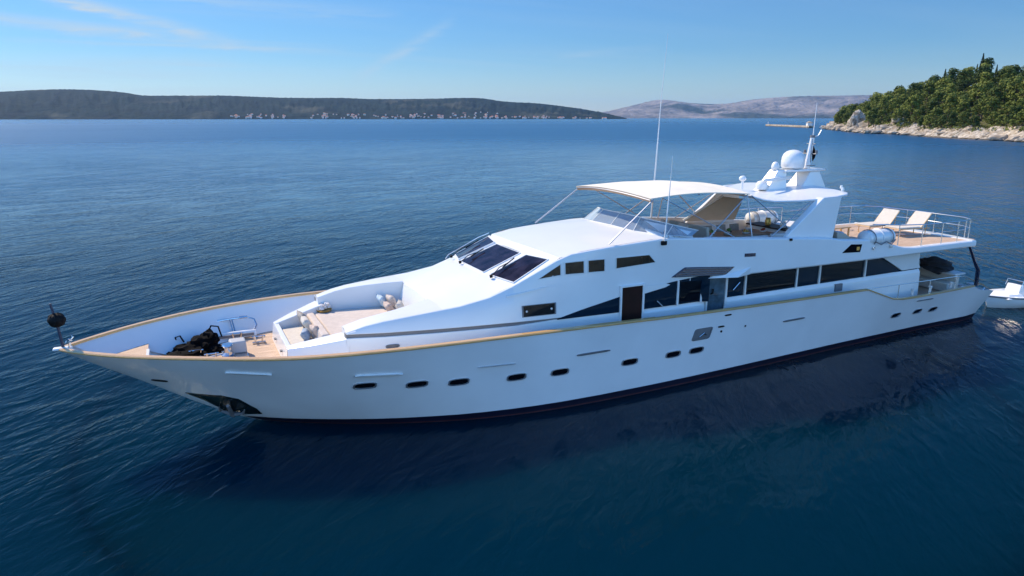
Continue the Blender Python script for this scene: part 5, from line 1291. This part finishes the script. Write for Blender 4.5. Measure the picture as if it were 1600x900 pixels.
def pine_meshes(k):
    random.seed(100 + k); H = random.uniform(7.5, 11.5); tr = MB(); top = H * .8
    lean = (random.uniform(-.8, .8), random.uniform(-.8, .8))
    tr.tube([(0, 0, -1.5), (lean[0] * .2, lean[1] * .2, H * .3), (lean[0] * .6, lean[1] * .6, H * .55), (lean[0], lean[1], top)], [.32, .26, .18, .07], 7)
    cr = MB(); nb = 22
    for i in range(nb):
        a = i * 2.4 + random.uniform(-.9, .9); u = i / (nb - 1); z = H * (.34 + .58 * u); rad = (1.0 - .65 * u ** 1.5) * 3.5 * random.uniform(.3, 1.25)
        c = (lean[0] * u + rad * math.cos(a), lean[1] * u + rad * math.sin(a), z)
        tr.tube([(lean[0] * u * .8, lean[1] * u * .8, z - 1.0), ((lean[0] * u + c[0]) / 2, (lean[1] * u + c[1]) / 2, z - .5), c], [.10, .07, .03], 5)
        leafquads(cr, c, random.uniform(.7, 1.7), 62, .32, .6)
    leafquads(cr, (lean[0], lean[1], H * .95), 1.7, 110, .34, .6)
    return tr, cr
pines = []
for k in range(7):
    tr, cr = pine_meshes(k); t = tr.build('trunk', M['bark']); c = cr.build('crown', M['pine'], smooth=False, recalc=False); pines.append((t, c))
random.seed(44)
spots = []; tries = 0
while len(spots) < 275 and tries < 60000:
    tries += 1
    s = random.uniform(acc[2] + 5, acc[12] + 12); w_ = 5.2 + 75 * random.random() ** 1.2
    x, y = land_pt(s, w_); need = 6.2 if w_ < 40 else 8.0
    if all((x - a) ** 2 + (y - b) ** 2 > need * need for a, b, *_ in spots):
        # keep the view of the outcrop clear
        if abs(s - (acc[9] + 22)) < 11 and w_ < 20: continue
        spots.append((x, y, s, w_))
for i, (x, y, s, w_) in enumerate(spots):
    z = land_h(s, w_) - .2; sc = random.uniform(.82, 1.35) * (.75 if w_ < 14 else 1); rz = random.uniform(0, 6.28)
    r = empty('pine_tree', (x, y, z), 'rounded green pine among those covering the right headland', 'tree', 'pine trees covering the headland', rz); r.scale = (sc * 1.08, sc * 1.08, sc)
    t, c = pines[i % len(pines)]
    for src in (t, c):
        q = src.copy(); col.objects.link(q); q.parent = r
for t, c in pines: bpy.data.objects.remove(t); bpy.data.objects.remove(c)
# dark cypresses rising over the skyline
def cyp(k):
    random.seed(200 + k); m = MB(); H = 12
    for i in range(26):
        u = i / 25; leafquads(m, (random.uniform(-.15, .15), random.uniform(-.15, .15), 1.2 + u * (H - 1.4)), max(.2, 1.15 * math.sin(math.pi * min(1, (u * .8 + .2))) ** .8), 48, .24, 1.0)
    return m
random.seed(9); cy = []
for k in range(2): cy.append((MB().tube([(0, 0, -1), (0, 0, 4), (0, 0, 10)], [.25, .15, .05], 6).build('trunk', M['bark']), cyp(k).build('crown', M['cypress'], smooth=False, recalc=False)))
for i, (s, w_, sc) in enumerate(((acc[10] - 15, 60, .95), (acc[9] - 6, 62, 1.1), (acc[9] - 12, 58, .8), (acc[7] - 2, 66, 1.0), (acc[6], 66, .7), (acc[5] - 8, 68, 1.0), (acc[3] + 6, 70, 1.15), (acc[3] - 3, 70, 1.2), (acc[3] - 14, 66, 1.0), (acc[8], 62, .7))):
    random.seed(60 + i); x, y = land_pt(s, w_)
    r = empty('cypress_tree', (x, y, land_h(s, w_) + 1.0), 'slender dark cypress rising above the pines on the skyline of the headland', 'tree', 'cypresses on the headland skyline'); r.scale = (sc, sc, sc * 1.35)
    for src in cy[i % 2]:
        q = src.copy(); col.objects.link(q); q.parent = r
for t, c in cy: bpy.data.objects.remove(t); bpy.data.objects.remove(c)
# undergrowth
random.seed(77); ug = MB()
for k in range(3800):
    s = random.uniform(acc[2], acc[13] - 5); w_ = 5.5 + 75 * random.random() ** 1.3; x, y = land_pt(s, w_); z = land_h(s, w_)
    leafquads(ug, (x, y, z + .5), random.uniform(.9, 2.3), 16, .40, .8)
uo = ug.build('undergrowth', M['pine'], smooth=False, recalc=False); tag(uo, kind='stuff')

# ---- jetty beyond the tip
jt = empty('jetty', (574, 520, 0), 'long low pale stone jetty running out from the tip of the headland', 'jetty')
a = Vector((606, 581, 0)) - Vector((574, 520, 0)); b = Vector((530, 452, 0)) - Vector((574, 520, 0)); d = (b - a).normalized(); n_ = Vector((-d.y, d.x, 0))
m = MB(); m.hexa([a - n_ * 3 + Vector((0, 0, -1)), b - n_ * 3 + Vector((0, 0, -1)), b + n_ * 3 + Vector((0, 0, -1)), a + n_ * 3 + Vector((0, 0, -1)), a - n_ * 2.6 + Vector((0, 0, 1.9)), b - n_ * 2.6 + Vector((0, 0, 1.9)), b + n_ * 2.6 + Vector((0, 0, 1.9)), a + n_ * 2.6 + Vector((0, 0, 1.9))]); m.build('quay', M['rock'], jt)
m = MB(); p0 = b - d * 34; m.tube([a + Vector((0, 0, 1.9)), a + Vector((0, 0, 4.5))], .35, 8); m.build('beacon', M['wallw'], jt)
hu = house_mesh(5, 4, 2.6, 1, 'wallw').build('hut', [M['wallw'], M['rock'], M['glass']], smooth=False, loc=(*(Vector((574, 520, 0)) + b - d * 8).xy, 1.9 + .0)); hu.rotation_euler = (0, 0, math.atan2(d.y, d.x)); tag(hu, 'small pale stone hut at the landward end of the jetty', 'hut')

# ---- air: one even haze round the whole place
hz = MB().box(-21500, 21500, -21500, 21500, -2.5, 620)
hm_ = bpy.data.materials.new('haze'); hm_.use_nodes = True; nt = hm_.node_tree
for n in list(nt.nodes): nt.nodes.remove(n)
o_ = nt.nodes.new('ShaderNodeOutputMaterial'); v_ = nt.nodes.new('ShaderNodeVolumePrincipled'); v_.inputs['Color'].default_value = (.32, .62, 1, 1); v_.inputs['Density'].default_value = 2.5e-5; v_.inputs['Anisotropy'].default_value = .2
nt.links.new(v_.outputs[0], o_.inputs['Volume'])
ho_ = hz.build('haze', hm_, smooth=False); tag(ho_, kind='stuff')
